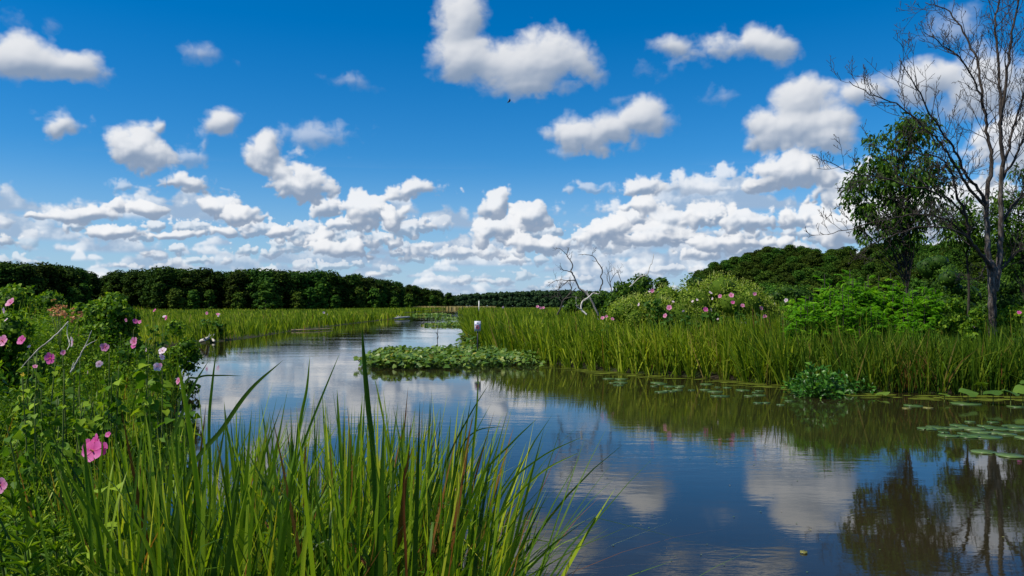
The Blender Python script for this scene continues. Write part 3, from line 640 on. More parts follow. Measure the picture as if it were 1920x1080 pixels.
leafy_tree('ash_tree', at(1702, 600, d=33) + np.array([0, 0, -.4]), lob_px([(1720, 230, 38, 32, 0), (1665, 270, 45, 40, .3), (1740, 290, 45, 45, 0), (1690, 330, 55, 45, -.3), (1640, 330, 38, 34, 0), (1610, 375, 34, 28, 0), (1755, 360, 36, 42, .4), (1660, 395, 52, 36, 0), (1725, 410, 44, 34, 0), (1635, 430, 36, 22, 0), (1690, 450, 40, 16, 0), (1600, 345, 22, 14, 0)], 33),
    'green ash tree with drooping leaves behind the dead branches', nt=195, nper=34, size=.25, trunk_r=.055, rad=.42, droop=.95)
leafy_tree('broadleaf_tree', at(1925, 600, d=36) + np.array([0, 0, -.4]), lob_px([(1905, 385, 34, 36, 0), (1950, 360, 50, 60, 0), (1885, 430, 30, 26, 0), (1940, 450, 50, 40, 0), (1850, 400, 22, 16, 0), (1910, 500, 30, 24, 0)], 36),
    'green leafy tree cut by the right edge behind the dead trunk', nt=90, nper=40, size=.25, trunk_r=.07, rad=.5)
leafy_tree('sapling_tree', at(1815, 600, d=38) + np.array([0, 0, -.4]), lob_px([(1800, 405, 36, 30, 0), (1830, 430, 26, 20, 0), (1790, 440, 30, 20, 0), (1812, 380, 20, 16, 0)], 38),
    'smaller green tree seen between the ash tree and the dead trunk', nt=40, nper=34, size=.27, trunk_r=.07, rad=.5)
# ------------------------------------------------------------------ bushes
def bush(name, px, py_top, d, w, lab, cat='bush', mat=M_tree, n=5000, leaf=.09, group=None, tpl=LEAF4, nl=16, hi=1.0, zb=None, asp=.8, core=.72, lo=0.0, bottom=.15):
    """rounded bush: top at photo row py_top, width w metres"""
    x = (px - 960) / F * d; zg = float(ground_z(x, d)) if zb is None else zb; ht = CAMH - (py_top - HZ) * d / F - zg; b = np.array([x, d, zg])
    rt = root(name, b, lab, cat, group); lob = []
    for i in range(nl):
        a = rng.rand() * 6.28; q = math.sqrt(rng.rand()) * .5 * w * .68; r = w * rng.uniform(.14, .24)
        zc = (bottom + rng.uniform(0, 1) * (1 - bottom)) * ht * math.sqrt(max(.1, 1 - (q / (w * .5)) ** 2)) - r * .5; zc = max(zc, r * .4)
        lob.append((x + math.cos(a) * q, d + math.sin(a) * q * asp, zg + zc, r, r * asp, r * .85))
    lob.append((x, d, zg + ht - w * .15, w * .17, w * .15, w * .15))
    mb = MB(); crown(mb, lob, n, leaf, core=core, rlo=lo, rhi=hi, tpl=tpl, jit=.75, coreb=core > 0); part(mb, 'foliage', mat, rt)
    mb = MB()
    for L_ in lob[:10]:
        c_ = spline([(x + rng.normal(0, .12), d + rng.normal(0, .12), zg - .1, .02), (*(np.array(L_[:3]) * .5 + b * .5 + rng.normal(0, .1, 3)), .015), (*L_[:3], .006)], 4); tube(mb, c_[:, :3], c_[:, 3], 4)
    part(mb, 'stem', M_bark2, rt); return rt, lob
# mound of wild cucumber vines
for k, (px, py, d, w, lb) in enumerate([(1345, 517, 36, 4.2, 'tall mound of pale yellow green vines behind the pink hibiscus'), (1250, 535, 35, 3.6, 'vine covered mound sloping left beside the bleached dead branch'),
        (1185, 556, 34, 2.8, 'low vine tangle at the foot of the bleached dead branch'), (1420, 545, 36, 3.0, 'vine covered mound sloping down right beside the sumac')]):
    rt, lob = bush('vine_mound', px, py + 2, d, w * 1.15, lb, 'vine thicket', M_vine, 15000, .085, nl=34, hi=.85, core=.8, asp=.9, group='vine mounds on the right bank')
    mb = MB(); lob = np.array(lob); n = 900; q = rng.randint(len(lob), size=n); dv = rdir(n, .9); P0 = lob[q, :3] + dv * lob[q, 3:] * .95
    blades(mb, P0, rng.uniform(.12, .34, n), np.full(n, .03), rng.uniform(0, 6.28, n), np.full(n, .2), np.full(n, .15), rng.uniform(.80, 1, n), 2)
    m2 = 4000; q = rng.randint(n, size=m2); leafP = P0[q] + rdir(m2) * .12 + [0, 0, .16]
    scatter(mb, *LEAF4, leafP, frames(rdir(m2), rdir(m2, 1)), rng.uniform(.02, .05, m2), rng.uniform(.86, 1, m2)); part(mb, 'flower_spray', M_vine, rt)
# darker bushes behind the mound
for px, py, d, w, lb in [(1130, 545, 60, 3.4, 'dark bush behind the bleached dead branch'), (1085, 548, 62, 2.6, 'small dark bush left of the bleached dead branch'), (1165, 528, 46, 2.4, 'dark green bush just left of the vine mound'), (1205, 519, 47, 3.2, 'grey green bush under the leaning bare twig'), (1240, 520, 48, 2.6, 'olive bush between the leaning bare twig and the vine mound'), (1300, 512, 60, 6, 'broad dark bush behind the top of the vine mound')]:
    bush('willow_bush', px, py, d, w, lb, 'bush', M_tree, 3200, .15, nl=12)
bush('willow_bush', 1480, 535, 75, 5.5, 'dull dark bush in front of the wooded hill beside the sumac', 'bush', M_tree, 3000, .2, nl=14)
# sumac: fronds of paired leaflets
def sumac(px, py, d, w, lab, nf=150):
    x = (px - 960) / F * d; zg = float(ground_z(x, d)); ht = CAMH - (py - HZ) * d / F - zg; rt = root('sumac_shrub', (x, d, zg), lab, 'shrub', 'sumac shrubs on the right bank'); ms = MB(); mf = MB()
    tops = []
    for i in range(16):
        a = rng.rand() * 6.28; q = math.sqrt(rng.rand()) * w * .42; hh = ht * rng.uniform(.72, 1.06) * math.sqrt(max(.2, 1 - (q / (w * .62)) ** 2))
        t_ = np.array([x + math.cos(a) * q, d + math.sin(a) * q, zg + hh]); c_ = spline([(x + math.cos(a) * q * .35, d + math.sin(a) * q * .35, zg - .1, .03), (*(t_ * [1, 1, .5] + [0, 0, zg * .5]), .022), (*t_, .012)], 4)
        tube(ms, c_[:, :3], c_[:, 3], 5); tops.append(c_)
    part(ms, 'stem', M_bark2, rt, True)
    j = rng.randint(len(tops), size=nf); tt = 1 - rng.rand(nf) ** 1.1 * .72; P0 = np.array([tops[a][int(b * (len(tops[a]) - 1)), :3] for a, b in zip(j, tt)]) + rng.normal(0, .14, (nf, 3))
    az_ = rng.uniform(0, 6.28, nf); L = rng.uniform(.26, .46, nf); el_ = rng.uniform(-.4, 1.3, nf) * tt
    hd = np.stack([np.cos(az_), np.sin(az_), 0 * az_], 1); s_ = np.linspace(.15, 1, 10); Pc = []; Dc = []; Nc = []; Sz = []
    for s0 in s_:
        c0 = P0 + hd * (L * s0 * np.cos(el_))[:, None]; c0[:, 2] += L * (np.sin(el_) * s0 - .36 * s0 ** 2)
        for sg in (-1, 1):
            side = np.cross(hd, [0, 0, 1.0]) * sg; Pc.append(c0); Dc.append(nrm(side + hd * .45 + [0, 0, -.22])); Nc.append(nrm(np.array([0, 0, 1.0]) + side * -.25 + rng.normal(0, .45, (nf, 3)))); Sz.append(.15 * math.sin(math.pi * (.15 + .75 * s0)) * np.ones(nf))
    r = np.tile(np.clip(rng.beta(1.5, 2, nf) * .75 + .2 * tt, 0, 1), 20)
    scatter(mf, *LEAF4, np.concatenate(Pc), frames(np.concatenate(Dc), np.concatenate(Nc)), np.concatenate(Sz)[:, None] * np.array([[.34, 1, 1]]), r); part(mf, 'foliage', M_sumac, rt)
for px, py, d, w, lb in [(1535, 507, 28.5, 2.0, 'leftmost bright green sumac beside the vine mound'), (1585, 494, 30, 2.3, 'tallest bright green sumac rising against the wooded hill'), (1640, 500, 31, 2.2, 'bright green sumac under the left part of the ash tree'), (1690, 528, 30, 2.2, 'bright green sumac in front of the ash trunk'), (1745, 540, 29, 1.9, 'rightmost bright green sumac near the dead trunk'), (1600, 550, 27, 2.2, 'low bright green sumac in front of the tallest one'), (1510, 560, 27, 1.5, 'lowest sumac at the left foot of the clump'), (1680, 565, 27, 1.9, 'low sumac just above the reeds under the ash tree')]:
    sumac(px, py, d, w, lb, 620)
for px, py, d, w, lb, mt in [(1790, 560, 27, 1.6, 'leafy green bush left of the dead trunk', M_weed), (1830, 580, 26, 1.0, 'small yellow green bush against the dead trunk', M_weed), (1900, 572, 28, 1.8, 'yellow green bush right of the dead trunk', M_weed), (1890, 520, 40, 3.6, 'dark bush behind the dead trunk at the right edge', M_tree), (1780, 500, 42, 4.2, 'dark bush between the sumac and the dead trunk', M_tree), (1760, 470, 60, 6, 'tall dark bush behind the ash trunk', M_tree), (1940, 480, 52, 5, 'tall dark bush beyond the right edge of the trunk', M_tree)]:
    bush('leafy_bush', px, py, d, w, lb, 'bush', mt, 4500, .11, nl=14)
# ------------------------------------------------------------------ hibiscus
def flower(parent, p, face, size, mat, k=5):
    """five broad petals round an eye, facing `face`"""
    face = nrm(np.asarray(face, float)); a = nrm(np.cross(face, [.1, .2, 1.0])); b = np.cross(face, a); mb = MB(); ph = rng.rand() * 6.28
    for i in range(k):
        t = ph + i * 2 * math.pi / k; u = a * math.cos(t) + b * math.sin(t); w = np.cross(face, u); L = size * .5 * rng.uniform(.88, 1.08); cup = rng.uniform(.12, .40)
        V = [p, *(p + u * L * q + w * L * s_ + face * L * c_ for q, s_, c_ in ((.40, .34, .22 * cup + .1), (.80, .50, .75 * cup), (1.03, .20, cup * .8), (1.0, -.18, cup * .8 + .04), (.78, -.48, .8 * cup), (.38, -.32, .2 * cup + .1), (.6, 0, .32 * cup)))]
        mb.add(V, [[(0, 1, 7), (0, 7, 6)], [(1, 2, 3, 7), (7, 3, 4, 5)], [(7, 5, 6)]], np.array([.0, .45, .8, 1, 1, .8, .45, .5]))
    f = mb.build('flower', mat, parent, ROOTS[parent.name], True)
    mb = MB(); tube(mb, [p - face * size * .02, p + face * size * .06, p + face * size * .22], [size * .085, size * .035, size * .03], 6); c_ = mb.build('flower_eye', M_cen, f, ROOTS[parent.name]); return f
def hibiscus(name, px, d, w, ytop, lab, flowers, leaf=.11, n=500, mat=M_hib, fs=.15, group=None, zdn=None):
    x = (px - 960) / F * d; zg = float(ground_z(x, d)); ht = CAMH - (ytop - HZ) * d / F - zg; rt = root(name, (x, d, zg), lab, 'flowering bush', group); ms = MB(); ml = MB()
    tips = []
    ns = max(6, int(w * 8))
    for i in range(ns):
        a = rng.rand() * 6.28; q = math.sqrt(rng.rand()) * w * .5; t_ = np.array([x + math.cos(a) * q, d + math.sin(a) * q * .7, zg + ht * rng.uniform(.72, 1) * math.sqrt(max(.25, 1 - (q / (w * .72)) ** 2))])
        c_ = spline([(x + math.cos(a) * q * .4, d + math.sin(a) * q * .3, zg - .05, .012), (*(t_ * .5 + np.array([x + math.cos(a) * q * .5, d, zg]) * .5), .01), (*t_, .005)], 5); tube(ms, c_[:, :3], c_[:, 3], 5); tips.append(c_)
    part(ms, 'stem', M_stem, rt)
    j = rng.randint(ns, size=n); tt = rng.uniform(.30, 1, n); P0 = np.array([tips[a][int(b * (len(tips[a]) - 1)), :3] for a, b in zip(j, tt)]); dv = rdir(n, -.1); P0 = P0 + dv * rng.uniform(.03, .10, (n, 1)) * (leaf / .1)
    scatter(ml, *HEART, P0, frames(nrm(dv * [1, 1, .4] + [0, 0, -.45]), nrm(rdir(n, 1.6))), leaf * rng.uniform(.6, 1.25, n), rng.beta(2, 2, n)); part(ml, 'foliage', mat, rt)
    for fx, fy, kind, sz in flowers:
        p = at(fx, fy, d=d - w * .33 - .12 + rng.uniform(-.05, .05)); mt = {'p': M_petal, 'm': M_hot, 'w': M_pale}[kind]
        fc = nrm(np.array([-.25 + rng.normal(0, .3), -1, .35 + rng.normal(0, .25)])) if kind != 'w' else nrm(np.array([rng.normal(0, 1), -.5, .2 + rng.normal(0, .4)]))
        flower(rt, p, fc, sz * fs, mt)
G_ = 'hibiscus bushes on the right bank'
hibiscus('hibiscus_bush', 1262, 31, 2.0, 570, 'dark leafy hibiscus bush with two bright pink blooms at the left end of the row', [(1255, 577, 'p', 1.35), (1247, 592, 'p', 1.1), (1262, 566, 'w', .7), (1281, 583, 'w', .6)], .16, 900, fs=.155, group=G_)
hibiscus('hibiscus_bush', 1325, 31.5, 2.1, 570, 'dark leafy hibiscus bush with one deep pink bloom below the vine mound top', [(1323, 580, 'm', 1.2), (1299, 565, 'w', .7), (1307, 562, 'w', .6), (1333, 581, 'w', .8), (1346, 598, 'w', .5)], .16, 950, fs=.155, group=G_)
hibiscus('hibiscus_bush', 1385, 32, 1.9, 568, 'hibiscus bush with a cluster of pink blooms in front of the vine mound', [(1371, 554, 'p', 1.3), (1350, 555, 'p', 1.0), (1374, 567, 'm', 1.0), (1392, 573, 'p', 1.1), (1332, 549, 'w', 1.0), (1336, 560, 'w', .7)], .16, 900, fs=.155, group=G_)
hibiscus('hibiscus_bush', 1432, 30.5, 1.4, 572, 'small hibiscus bush with two pink blooms at the right end of the row', [(1427, 578, 'p', 1.1), (1434, 593, 'p', 1.0), (1390, 604, 'w', .7), (1399, 605, 'w', .6), (1415, 551, 'p', .9)], .15, 600, fs=.155, group=G_)
hibiscus('hibiscus_bush', 1225, 33, 1.3, 540, 'dark hibiscus bush with one pale pink bloom high on the left of the mound', [(1223, 545, 'p', 1.1), (1217, 547, 'w', .7), (1198, 571, 'w', .9)], .14, 500, fs=.155, group=G_)
hibiscus('hibiscus_bush', 1140, 33, 1.3, 591, 'low hibiscus among the grass below the bleached dead branch with pink blooms', [(1130, 596, 'p', 1.1), (1121, 598, 'w', .7), (1148, 598, 'p', 1.0), (1137, 593, 'p', .8)], .12, 250, fs=.15, group=G_)
hibiscus('hibiscus_bush', 1473, 30, .9, 560, 'slim hibiscus with white blooms between the vine mound and the sumac', [(1474, 563, 'w', 1.1), (1452, 570, 'w', .8)], .12, 150, fs=.15, group=G_)
hibiscus('hibiscus_bush', 1912, 25, .6, 580, 'hibiscus stem with one pink bud at the right edge', [(1911, 586, 'm', .8), (1826, 613, 'w', .5)], .11, 80, fs=.16, group=G_)
hibiscus('hibiscus_bush', 1010, 62, 2.2, 574, 'far hibiscus patch with tiny pink blooms on the right marsh', [(1008, 575, 'p', 1.1), (1013, 577, 'p', 1), (1019, 577, 'p', 1), (943, 576, 'w', .9)], .15, 250, fs=.22, group=G_)
# ------------------------------------------------------------------ bleached dead branch
DB = 31.0
def deadwood(name, lab, limbs, mat, tw=3, cat='dead branch', L=.5, origin=None):
    s0 = limb_px(limbs[0][0] if isinstance(limbs[0], tuple) else limbs[0], 4); rt = root(name, s0[0, :3], lab, cat)
    for k, l_ in enumerate(limbs):
        ctrl, mt = l_ if isinstance(l_, tuple) else (l_, mat); mb = MB(); s_ = limb_px(ctrl, 4); s_[1:-1, :3] += rng.normal(0, .00022 * s_[0, 1], (len(s_) - 2, 3)); tube(mb, s_[:, :3], s_[:, 3], 7)
        if tw and k: twigs(mb, s_, tw, L, .012, 1, .3, .15)
        part(mb, 'trunk' if k == 0 else 'branch', mt, rt, True)
deadwood('dead_branch_snag', 'bleached forked dead tree with dark crooked branches above the marsh grass', [
    [(1122, 592, DB, 3.2), (1112, 570, DB, 3.6), (1100, 550, DB, 3.6), (1086, 540, DB, 3.2), (1078, 522, DB, 2.8), (1070, 508, DB, 2.4)],
    ([(1100, 590, DB - .6, 2.8), (1090, 580, DB - .5, 3.3), (1092, 565, DB - .4, 3.0), (1103, 558, DB - .2, 2.8), (1112, 550, DB, 2.4), (1120, 551, DB, 1.6)], M_bare),
    ([(1090, 580, DB - .5, 2.2), (1083, 577, DB - .6, 1.8), (1080, 568, DB - .7, 1.0)], M_bare),
    ([(1070, 508, DB, 2.4), (1074, 498, DB + .1, 2.0), (1068, 486, DB + .2, 1.8), (1063, 478, DB + .3, 1.5), (1067, 464, DB + .4, 1.0)], M_bared),
    ([(1063, 478, DB + .3, 1.2), (1052, 468, DB + .2, .9), (1042, 464, DB + .1, .6)], M_bared),
    ([(1074, 512, DB, 2.0), (1064, 508, DB - .2, 1.4), (1055, 506, DB - .3, 1.2), (1049, 498, DB - .4, .7)], M_bared),
    ([(1078, 526, DB, 1.8), (1066, 526, DB - .1, 1.6), (1057, 534, DB - .2, 1.4), (1048, 542, DB - .3, .8)], M_bared),
    ([(1070, 526, DB, 1.4), (1050, 525, DB + .1, 1.1), (1038, 528, DB + .2, .9), (1026, 537, DB + .3, .5)], M_bared),
    ([(1124, 545, DB + .8, 2.6), (1130, 528, DB + .9, 2.2), (1126, 519, DB + .9, 2.0), (1130, 508, DB + 1, 2.0), (1122, 494, DB + 1, 1.7), (1112, 480, DB + 1.1, 1.3), (1096, 477, DB + 1.2, .9), (1084, 478, DB + 1.2, .6)], M_bared),
    ([(1110, 479, DB + 1.1, 1.0), (1111, 472, DB + 1.1, .6)], M_bared)], M_snag, 3, L=.35)
deadwood('dark_driftwood_snag', 'dark leafless shrub skeleton left of the bleached dead branch', [
    [(1045, 590, 33, 3), (1052, 575, 33, 2.6), (1057, 562, 33, 2.4), (1068, 552, 33, 2.0), (1080, 540, 33, 1.4)],
    [(1057, 562, 33, 2.0), (1050, 552, 33, 1.6), (1048, 542, 33, 1.1), (1054, 532, 33, .7)], [(1054, 566, 33, 1.8), (1046, 558, 33, 1.3), (1040, 554, 33, .8)],
    [(1066, 553, 33, 1.8), (1072, 540, 33.3, 1.2), (1066, 530, 33.4, .7)], [(1060, 560, 33, 1.7), (1075, 556, 32.6, 1.2), (1086, 560, 32.5, .7)]], M_bared, 6, L=.6, cat='dead shrub')
deadwood('bare_twig_shrub', 'thin bare twigs rising above the vine mound', [
    [(1148, 548, 36, 1.6), (1144, 530, 36, 1.3), (1142, 518, 36, 1.0), (1136, 500, 36, .6)], [(1144, 530, 36, 1.1), (1152, 515, 36, .9), (1160, 510, 36, .5)], [(1146, 540, 36, 1.2), (1138, 520, 36, .9), (1145, 498, 36, .5)],
    [(1165, 528, 36, 1.2), (1160, 515, 36, 1.0), (1157, 507, 36, .6)]], M_bared, 4, L=.5, cat='dead shrub')
deadwood('leaning_bare_twig', 'single bare twig standing alone against the clouds', [[(1180, 538, 44, 1.6), (1200, 520, 44, 1.8), (1214, 514, 44, 1.5), (1218, 500, 44, 1.3), (1223, 492, 44, 1.2), (1226, 476, 44, .7)],
    [(1205, 517, 44, 1.2), (1198, 516, 44, .8)]], M_bare, 2, L=.3)
# ------------------------------------------------------------------ sign, post, logs
def box(mb, c_, s_, rnd=.5, R=None):
    V = np.array([(a, b, c) for a in (-.5, .5) for b in (-.5, .5) for c in (-.5, .5)]) * s_
    if R is not None: V = V @ R.T
    mb.add(V + c_, [[(0, 1, 3, 2), (4, 6, 7, 5), (0, 4, 5, 1), (2, 3, 7, 6), (0, 2, 6, 4), (1, 5, 7, 3)]], rnd)
def flat(name, col_, rough=.5): return surf_mat(name, lambda ng: ramp(ng, ng.noise(pos(ng), 30.0, 3.0), [(.3, tuple(.9 * q for q in col_)), (.7, col_)]), rough)
M_signw = flat('sign_white', (.62, .64, .74)); M_signb = flat('sign_blue', (.06, .09, .25)); M_signr = flat('sign_red', (.5, .04, .07)); M_black = flat('sign_black', (.03, .03, .05))
DS = 39.0; sc_ = at(895.5, 611.5, d=DS); u = DS / F
rt = root('notice_sign', (sc_[0], DS, float(ground_z(sc_[0], DS))), 'small white notice sign with a round prohibition symbol on a dark post', 'sign')
mb = MB(); box(mb, (sc_[0], DS + .05, sc_[2] * .5 - .3 + .1), (.06, .06, sc_[2] + .9)); part(mb, 'post', M_black, rt)
mb = MB(); box(mb, sc_, (12 * u, .02, 19 * u)); pn = part(mb, 'panel', M_signw, rt)
mb = MB(); box(mb, sc_ + [0, -.014, 2.6 * u], (11 * u, .006, 1.1 * u)); box(mb, sc_ + [-.2 * u, -.014, 6.1 * u], (3.4 * u, .006, 1.6 * u)); box(mb, sc_ + [-.1 * u, -.014, -7.8 * u], (1.8 * u, .006, .9 * u)); o = mb.build('stripe', M_signb, pn, ROOTS[rt.name])
mb = MB(); an = np.linspace(0, 2 * math.pi, 21); cc_ = sc_ + [0, -.016, -2.2 * u]
tube(mb, [cc_ + [math.cos(a) * 3.0 * u, 0, math.sin(a) * 3.0 * u] for a in an], .55 * u, 6, cap=False); tube(mb, [cc_ + [-2.0 * u, 0, 2.0 * u], cc_ + [2.0 * u, 0, -2.0 * u]], .4 * u, 6); mb.build('prohibition_ring', M_signr, pn, ROOTS[rt.name])
mb = MB(); tube(mb, [cc_ + [-.9 * u, -.003, -1.4 * u], cc_ + [-.9 * u, -.003, .9 * u]], [.8 * u, .5 * u], 6); mb.build('pictogram', M_black, pn, ROOTS[rt.name])
pp = at(898, 580, d=120); rt = root('marker_post', (pp[0], 120, 0), 'thin white marker post rising above the distant right marsh', 'post'); mb = MB()
box(mb, (pp[0], 120, CAMH + 8 * 120 / F - 1.4), (.13, .13, 2.8)); part(mb, 'shaft', flat('post_white', (.75, .75, .72)), rt)
mb = MB(); tube(mb, [(pp[0], 120, CAMH + 8 * 120 / F), (pp[0], 120, CAMH + 8 * 120 / F + .12)], [.075, .02], 6); part(mb, 'cap', flat('post_cap_white', (.8, .8, .78)), rt)
def log(name, pts, r, lab, mat=M_bare, stubs=2, cat='log'):
    pts = np.array([at(a, b, z) for a, b, z in pts]); c_ = spline(np.column_stack([pts, np.full(len(pts), r)]), 5); c_[:, 3] *= 1 + .08 * rng.normal(size=len(c_)); c_[-1, 3] *= .6
    mb = MB(); tube(mb, c_[:, :3], c_[:, 3], 9)
    for q in range(stubs):
        p = c_[rng.randint(2, len(c_) - 2), :3]; e_ = p + np.array([rng.uniform(-.5, .5), rng.uniform(-.3, .3), rng.uniform(.2, .5)]); tube(mb, [p, e_], [r * .35, r * .12], 5)
    o = mb.build(name, mat, origin=c_[0, :3], smooth=True); tag(o, lab, cat)
log('floating_log', [(546, 619, .10), (582, 618, .12), (624, 616, .10)], .06, 'long pale tan log lying in the water against the left bank', M_tan, 0)
log('driftwood_log', [(740, 597, .2), (752, 595.5, .3), (768, 594, .35)], .16, 'small grey driftwood at the tip of the left bank', M_bare, 3, 'driftwood')
log('driftwood_root', [(376, 640, .25), (386, 636, .5), (392, 634, .2), (402, 640, .1)], .10, 'grey driftwood root on the muddy tip below the left hibiscus', M_bare, 3, 'driftwood')
log('bank_log', [(318, 706, .35), (326, 702, .4), (338, 700, .3)], .07, 'reddish brown log stub at the edge of the left bank', M_bark2, 1)
deadwood('water_stake', 'thin brown stick standing in the water left of the sign', [[(821, 650, 47, 1.2), (820, 630, 47, 1.2), (821, 612, 47, 1.0)], [(820, 628, 47, 1.2), (817, 622, 47, .8)], [(820, 636, 47, 1.2), (823, 630, 47, .8)]], M_bared, 0, 'stick')
# bird in the sky
bp = at(954.5, 190, d=60); rt = root('flying_bird', bp, 'tiny dark bird flying below the large cloud', 'bird')
mb = MB(); bs = spline([(*(bp + [-.13, .0, -.12]), .012), (*(bp + [-.05, 0, -.04]), .05), (*(bp + [.03, 0, .02]), .065), (*(bp + [.09, 0, .09]), .035), (*(bp + [.12, 0, .12]), .012)], 4); tube(mb, bs[:, :3], bs[:, 3], 8); part(mb, 'body', M_black, rt, True)
for sg in (-1, 1):
    mb = MB(); a = bp + [.02, 0, .02]; w = np.array([.05, sg * .16, .10]); mb.add([a + [.05, 0, .03], a + w + [.02, 0, 0], a + w * 1.7 + [-.05, 0, -.03], a + w * .9 + [-.07, 0, -.06], a + [-.05, 0, -.05]], [[(0, 1, 3, 4)], [(1, 2, 3)]]); part(mb, 'wing', M_black, rt)
# ------------------------------------------------------------------ water plants
def pad_plant(name, base, n, spread, hmax, size, lab, group, cat='water plant', mat=M_pad, tilt=.55, yellow=0.0):
    """emergent pads: leaves on stalks, held at an angle above the water"""
    mb = MB(); b = np.asarray(base, float); a = rng.uniform(0, 6.28, n); q = np.sqrt(rng.rand(n)) * spread; hh = hmax * rng.uniform(.25, 1, n) * (1 - .3 * (q / spread) ** 2)
    T = b + np.stack([np.cos(a) * q, np.sin(a) * q, hh], 1)
    for t_ in T: tube(mb, [b - [0, 0, .05], t_], [.008, .006], 3, .2, False)
    D = nrm(np.stack([np.cos(a + rng.normal(0, .8, n)), np.sin(a + rng.normal(0, .8, n)), rng.uniform(-.4, .9, n) * tilt], 1)); N = nrm(rdir(n, 2.2) + [-.3, -.35, 0])
    scatter(mb, *HEART, T - D * size * .3, frames(D, N), size * rng.uniform(.65, 1.25, n), np.clip(rng.beta(2, 2, n) * .93 + (rng.rand(n) < .03 + yellow) * .5, 0, 1))
    o = mb.build(name, mat, origin=b); tag(o, lab, cat, group); return o
def zone(u_, v_, n):
    if n < 40: return ''
    return ', ' + ('left end' if u_ < .22 else 'centre left' if u_ < .48 else 'centre right' if u_ < .74 else 'right end') + (', water side' if v_ < .5 else ', rear side')
def bed(quad, n, lab, group, nleaf=16, spread=.55, hmax=.55, size=.26):
    q = np.array([at(a, b)[:2] for a, b in quad]); k = 0
    while k < n:
        u_, v_ = rng.rand(2); p = (q[0] * (1 - u_) + q[1] * u_) * (1 - v_) + (q[3] * (1 - u_) + q[2] * u_) * v_
        if abs(u_ - .5) > .5 * (1 - .25 * abs(v_ - .5)): continue
        pad_plant('spatterdock_plant', (p[0], p[1], 0), nleaf, spread, hmax * rng.uniform(.75, 1.15), size, lab + zone(u_, v_, n), group + zone(u_, v_, n)); k += 1
bed([(652, 691), (1020, 691), (1000, 662), (720, 666)], 190, 'spatterdock with upright leaves in the large bed', 'spatterdock plants of the large near bed', 15, .55, .50, .20)
bed([(790, 613), (875, 613), (875, 606), (800, 608)], 34, 'spatterdock in the narrow second bed left of the sign', 'spatterdock plants of the second bed', 14, .8, .32, .26)
bed([(815, 601), (868, 601), (868, 597), (830, 597)], 14, 'spatterdock in the thin third bed up the channel', 'spatterdock plants of the third bed', 12, 1.3, .38, .36)
bed([(775, 592.5), (850, 592), (845, 590.2), (790, 590)], 18, 'spatterdock in the farthest bed by the left bank tip', 'spatterdock plants of the farthest bed', 12, 2.0, .45, .55)
bed([(870, 660), (905, 660), (900, 636), (872, 632)], 16, 'spatterdock clump around the foot of the white sign', 'spatterdock plants around the sign', 12, .6, .75, .27)
M_arrow = leaf_mat('arrowhead_leaf', [(0, (.02, .075, .010)), (.6, (.05, .17, .014)), (1, (.14, .30, .03))], .3, .35, .3)
# arrowhead clump at the right shore
rt = root('arrowhead_plant', at(1532, 745), 'glossy leafy arrowhead clump standing in the water before the right reeds', 'water plant')
for k, (px, py, r_, h_, nn) in enumerate([(1532, 744, .62, .92, 400), (1502, 736, .45, .6, 150), (1572, 737, .5, .62, 150), (1615, 736, .4, .4, 60)]):
    mb = MB(); b = at(px, py); a = rng.uniform(0, 6.28, nn); q = np.sqrt(rng.rand(nn)) * r_; T = b + np.stack([np.cos(a) * q, np.sin(a) * q, h_ * rng.uniform(.05, 1, nn) * (1 - .55 * (q / r_) ** 2)], 1)
    for t_ in T[::2]: tube(mb, [b + (t_ - b) * [.3, .3, 0], t_], [.007, .004], 3, .2, False)
    D = nrm((T - b) * [1, 1, .5] + rng.normal(0, .3, (nn, 3)) + [0, 0, .1]); scatter(mb, *LEAF6, T, frames(D, nrm(rdir(nn, 1.2) + [-.2, -.4, 0])), rng.uniform(.09, .20, nn)[:, None] * np.array([[.5, 1, 1]]), rng.beta(2, 2, nn)); part(mb, 'leaf_tuft', M_arrow, rt)
def float_pad(px, py, w, lab, group, mat=M_float, z=.012, rnd=None):
    p = at(px, py); p[2] = z; R = w * .5 * p[1] / F; a = np.linspace(.12, 2 * math.pi - .12, 18) + rng.rand() * 6.28; rr = R * (1 + .04 * rng.normal(size=18))
    V = np.vstack([p, np.stack([p[0] + np.cos(a) * rr, p[1] + np.sin(a) * rr, z + .010 * rng.rand(18)], 1)]); V = np.vstack([V, V[1:] - [0, 0, .012]])
    mb = MB(); i = np.arange(1, 18); mb.add(V, [np.stack([0 * i, i, i + 1], 1), np.stack([i, i + 18, i + 19, i + 1], 1)], rng.rand() * .8 if rnd is None else rnd)
    o = mb.build('lily_pad', mat, origin=(p[0], p[1], 0)); tag(o, lab, 'lily pad', group)
g1 = 'lily pads of the loose raft at the right edge'; l1 = 'flat round lily pad in the loose raft above the trunk reflection'
for px, py, w in [(1735, 805, 34), (1762, 800, 40), (1790, 806, 30), (1800, 799, 34), (1825, 804, 38), (1850, 801, 36), (1877, 803, 40), (1905, 798, 40), (1780, 818, 40), (1815, 819, 46), (1852, 818, 50), (1890, 817, 44), (1925, 820, 44), (1842, 812, 30), (1812, 812, 28), (1870, 811, 30), (1905, 809, 34), (1860, 793, 24), (1821, 792, 22), (1765, 811, 24)]:
    float_pad(px + rng.uniform(-6, 6), py + rng.uniform(-2.5, 2.5), w * rng.uniform(.65, 1.2), l1, g1)
float_pad(1846, 848, 44, 'lone lily pad lying over the dead tree reflection', None); float_pad(1895, 855, 48, 'olive lily pad at the right edge below the raft', None, rnd=.75)
float_pad(1712, 761, 34, 'green lily pad floating alone in front of the brown reeds', None); float_pad(1740, 765, 18, 'small yellowish pad just right of the lone green pad', None, rnd=.9); float_pad(1700, 766, 16, 'tiny pad just left of the lone green pad', None, rnd=.9)
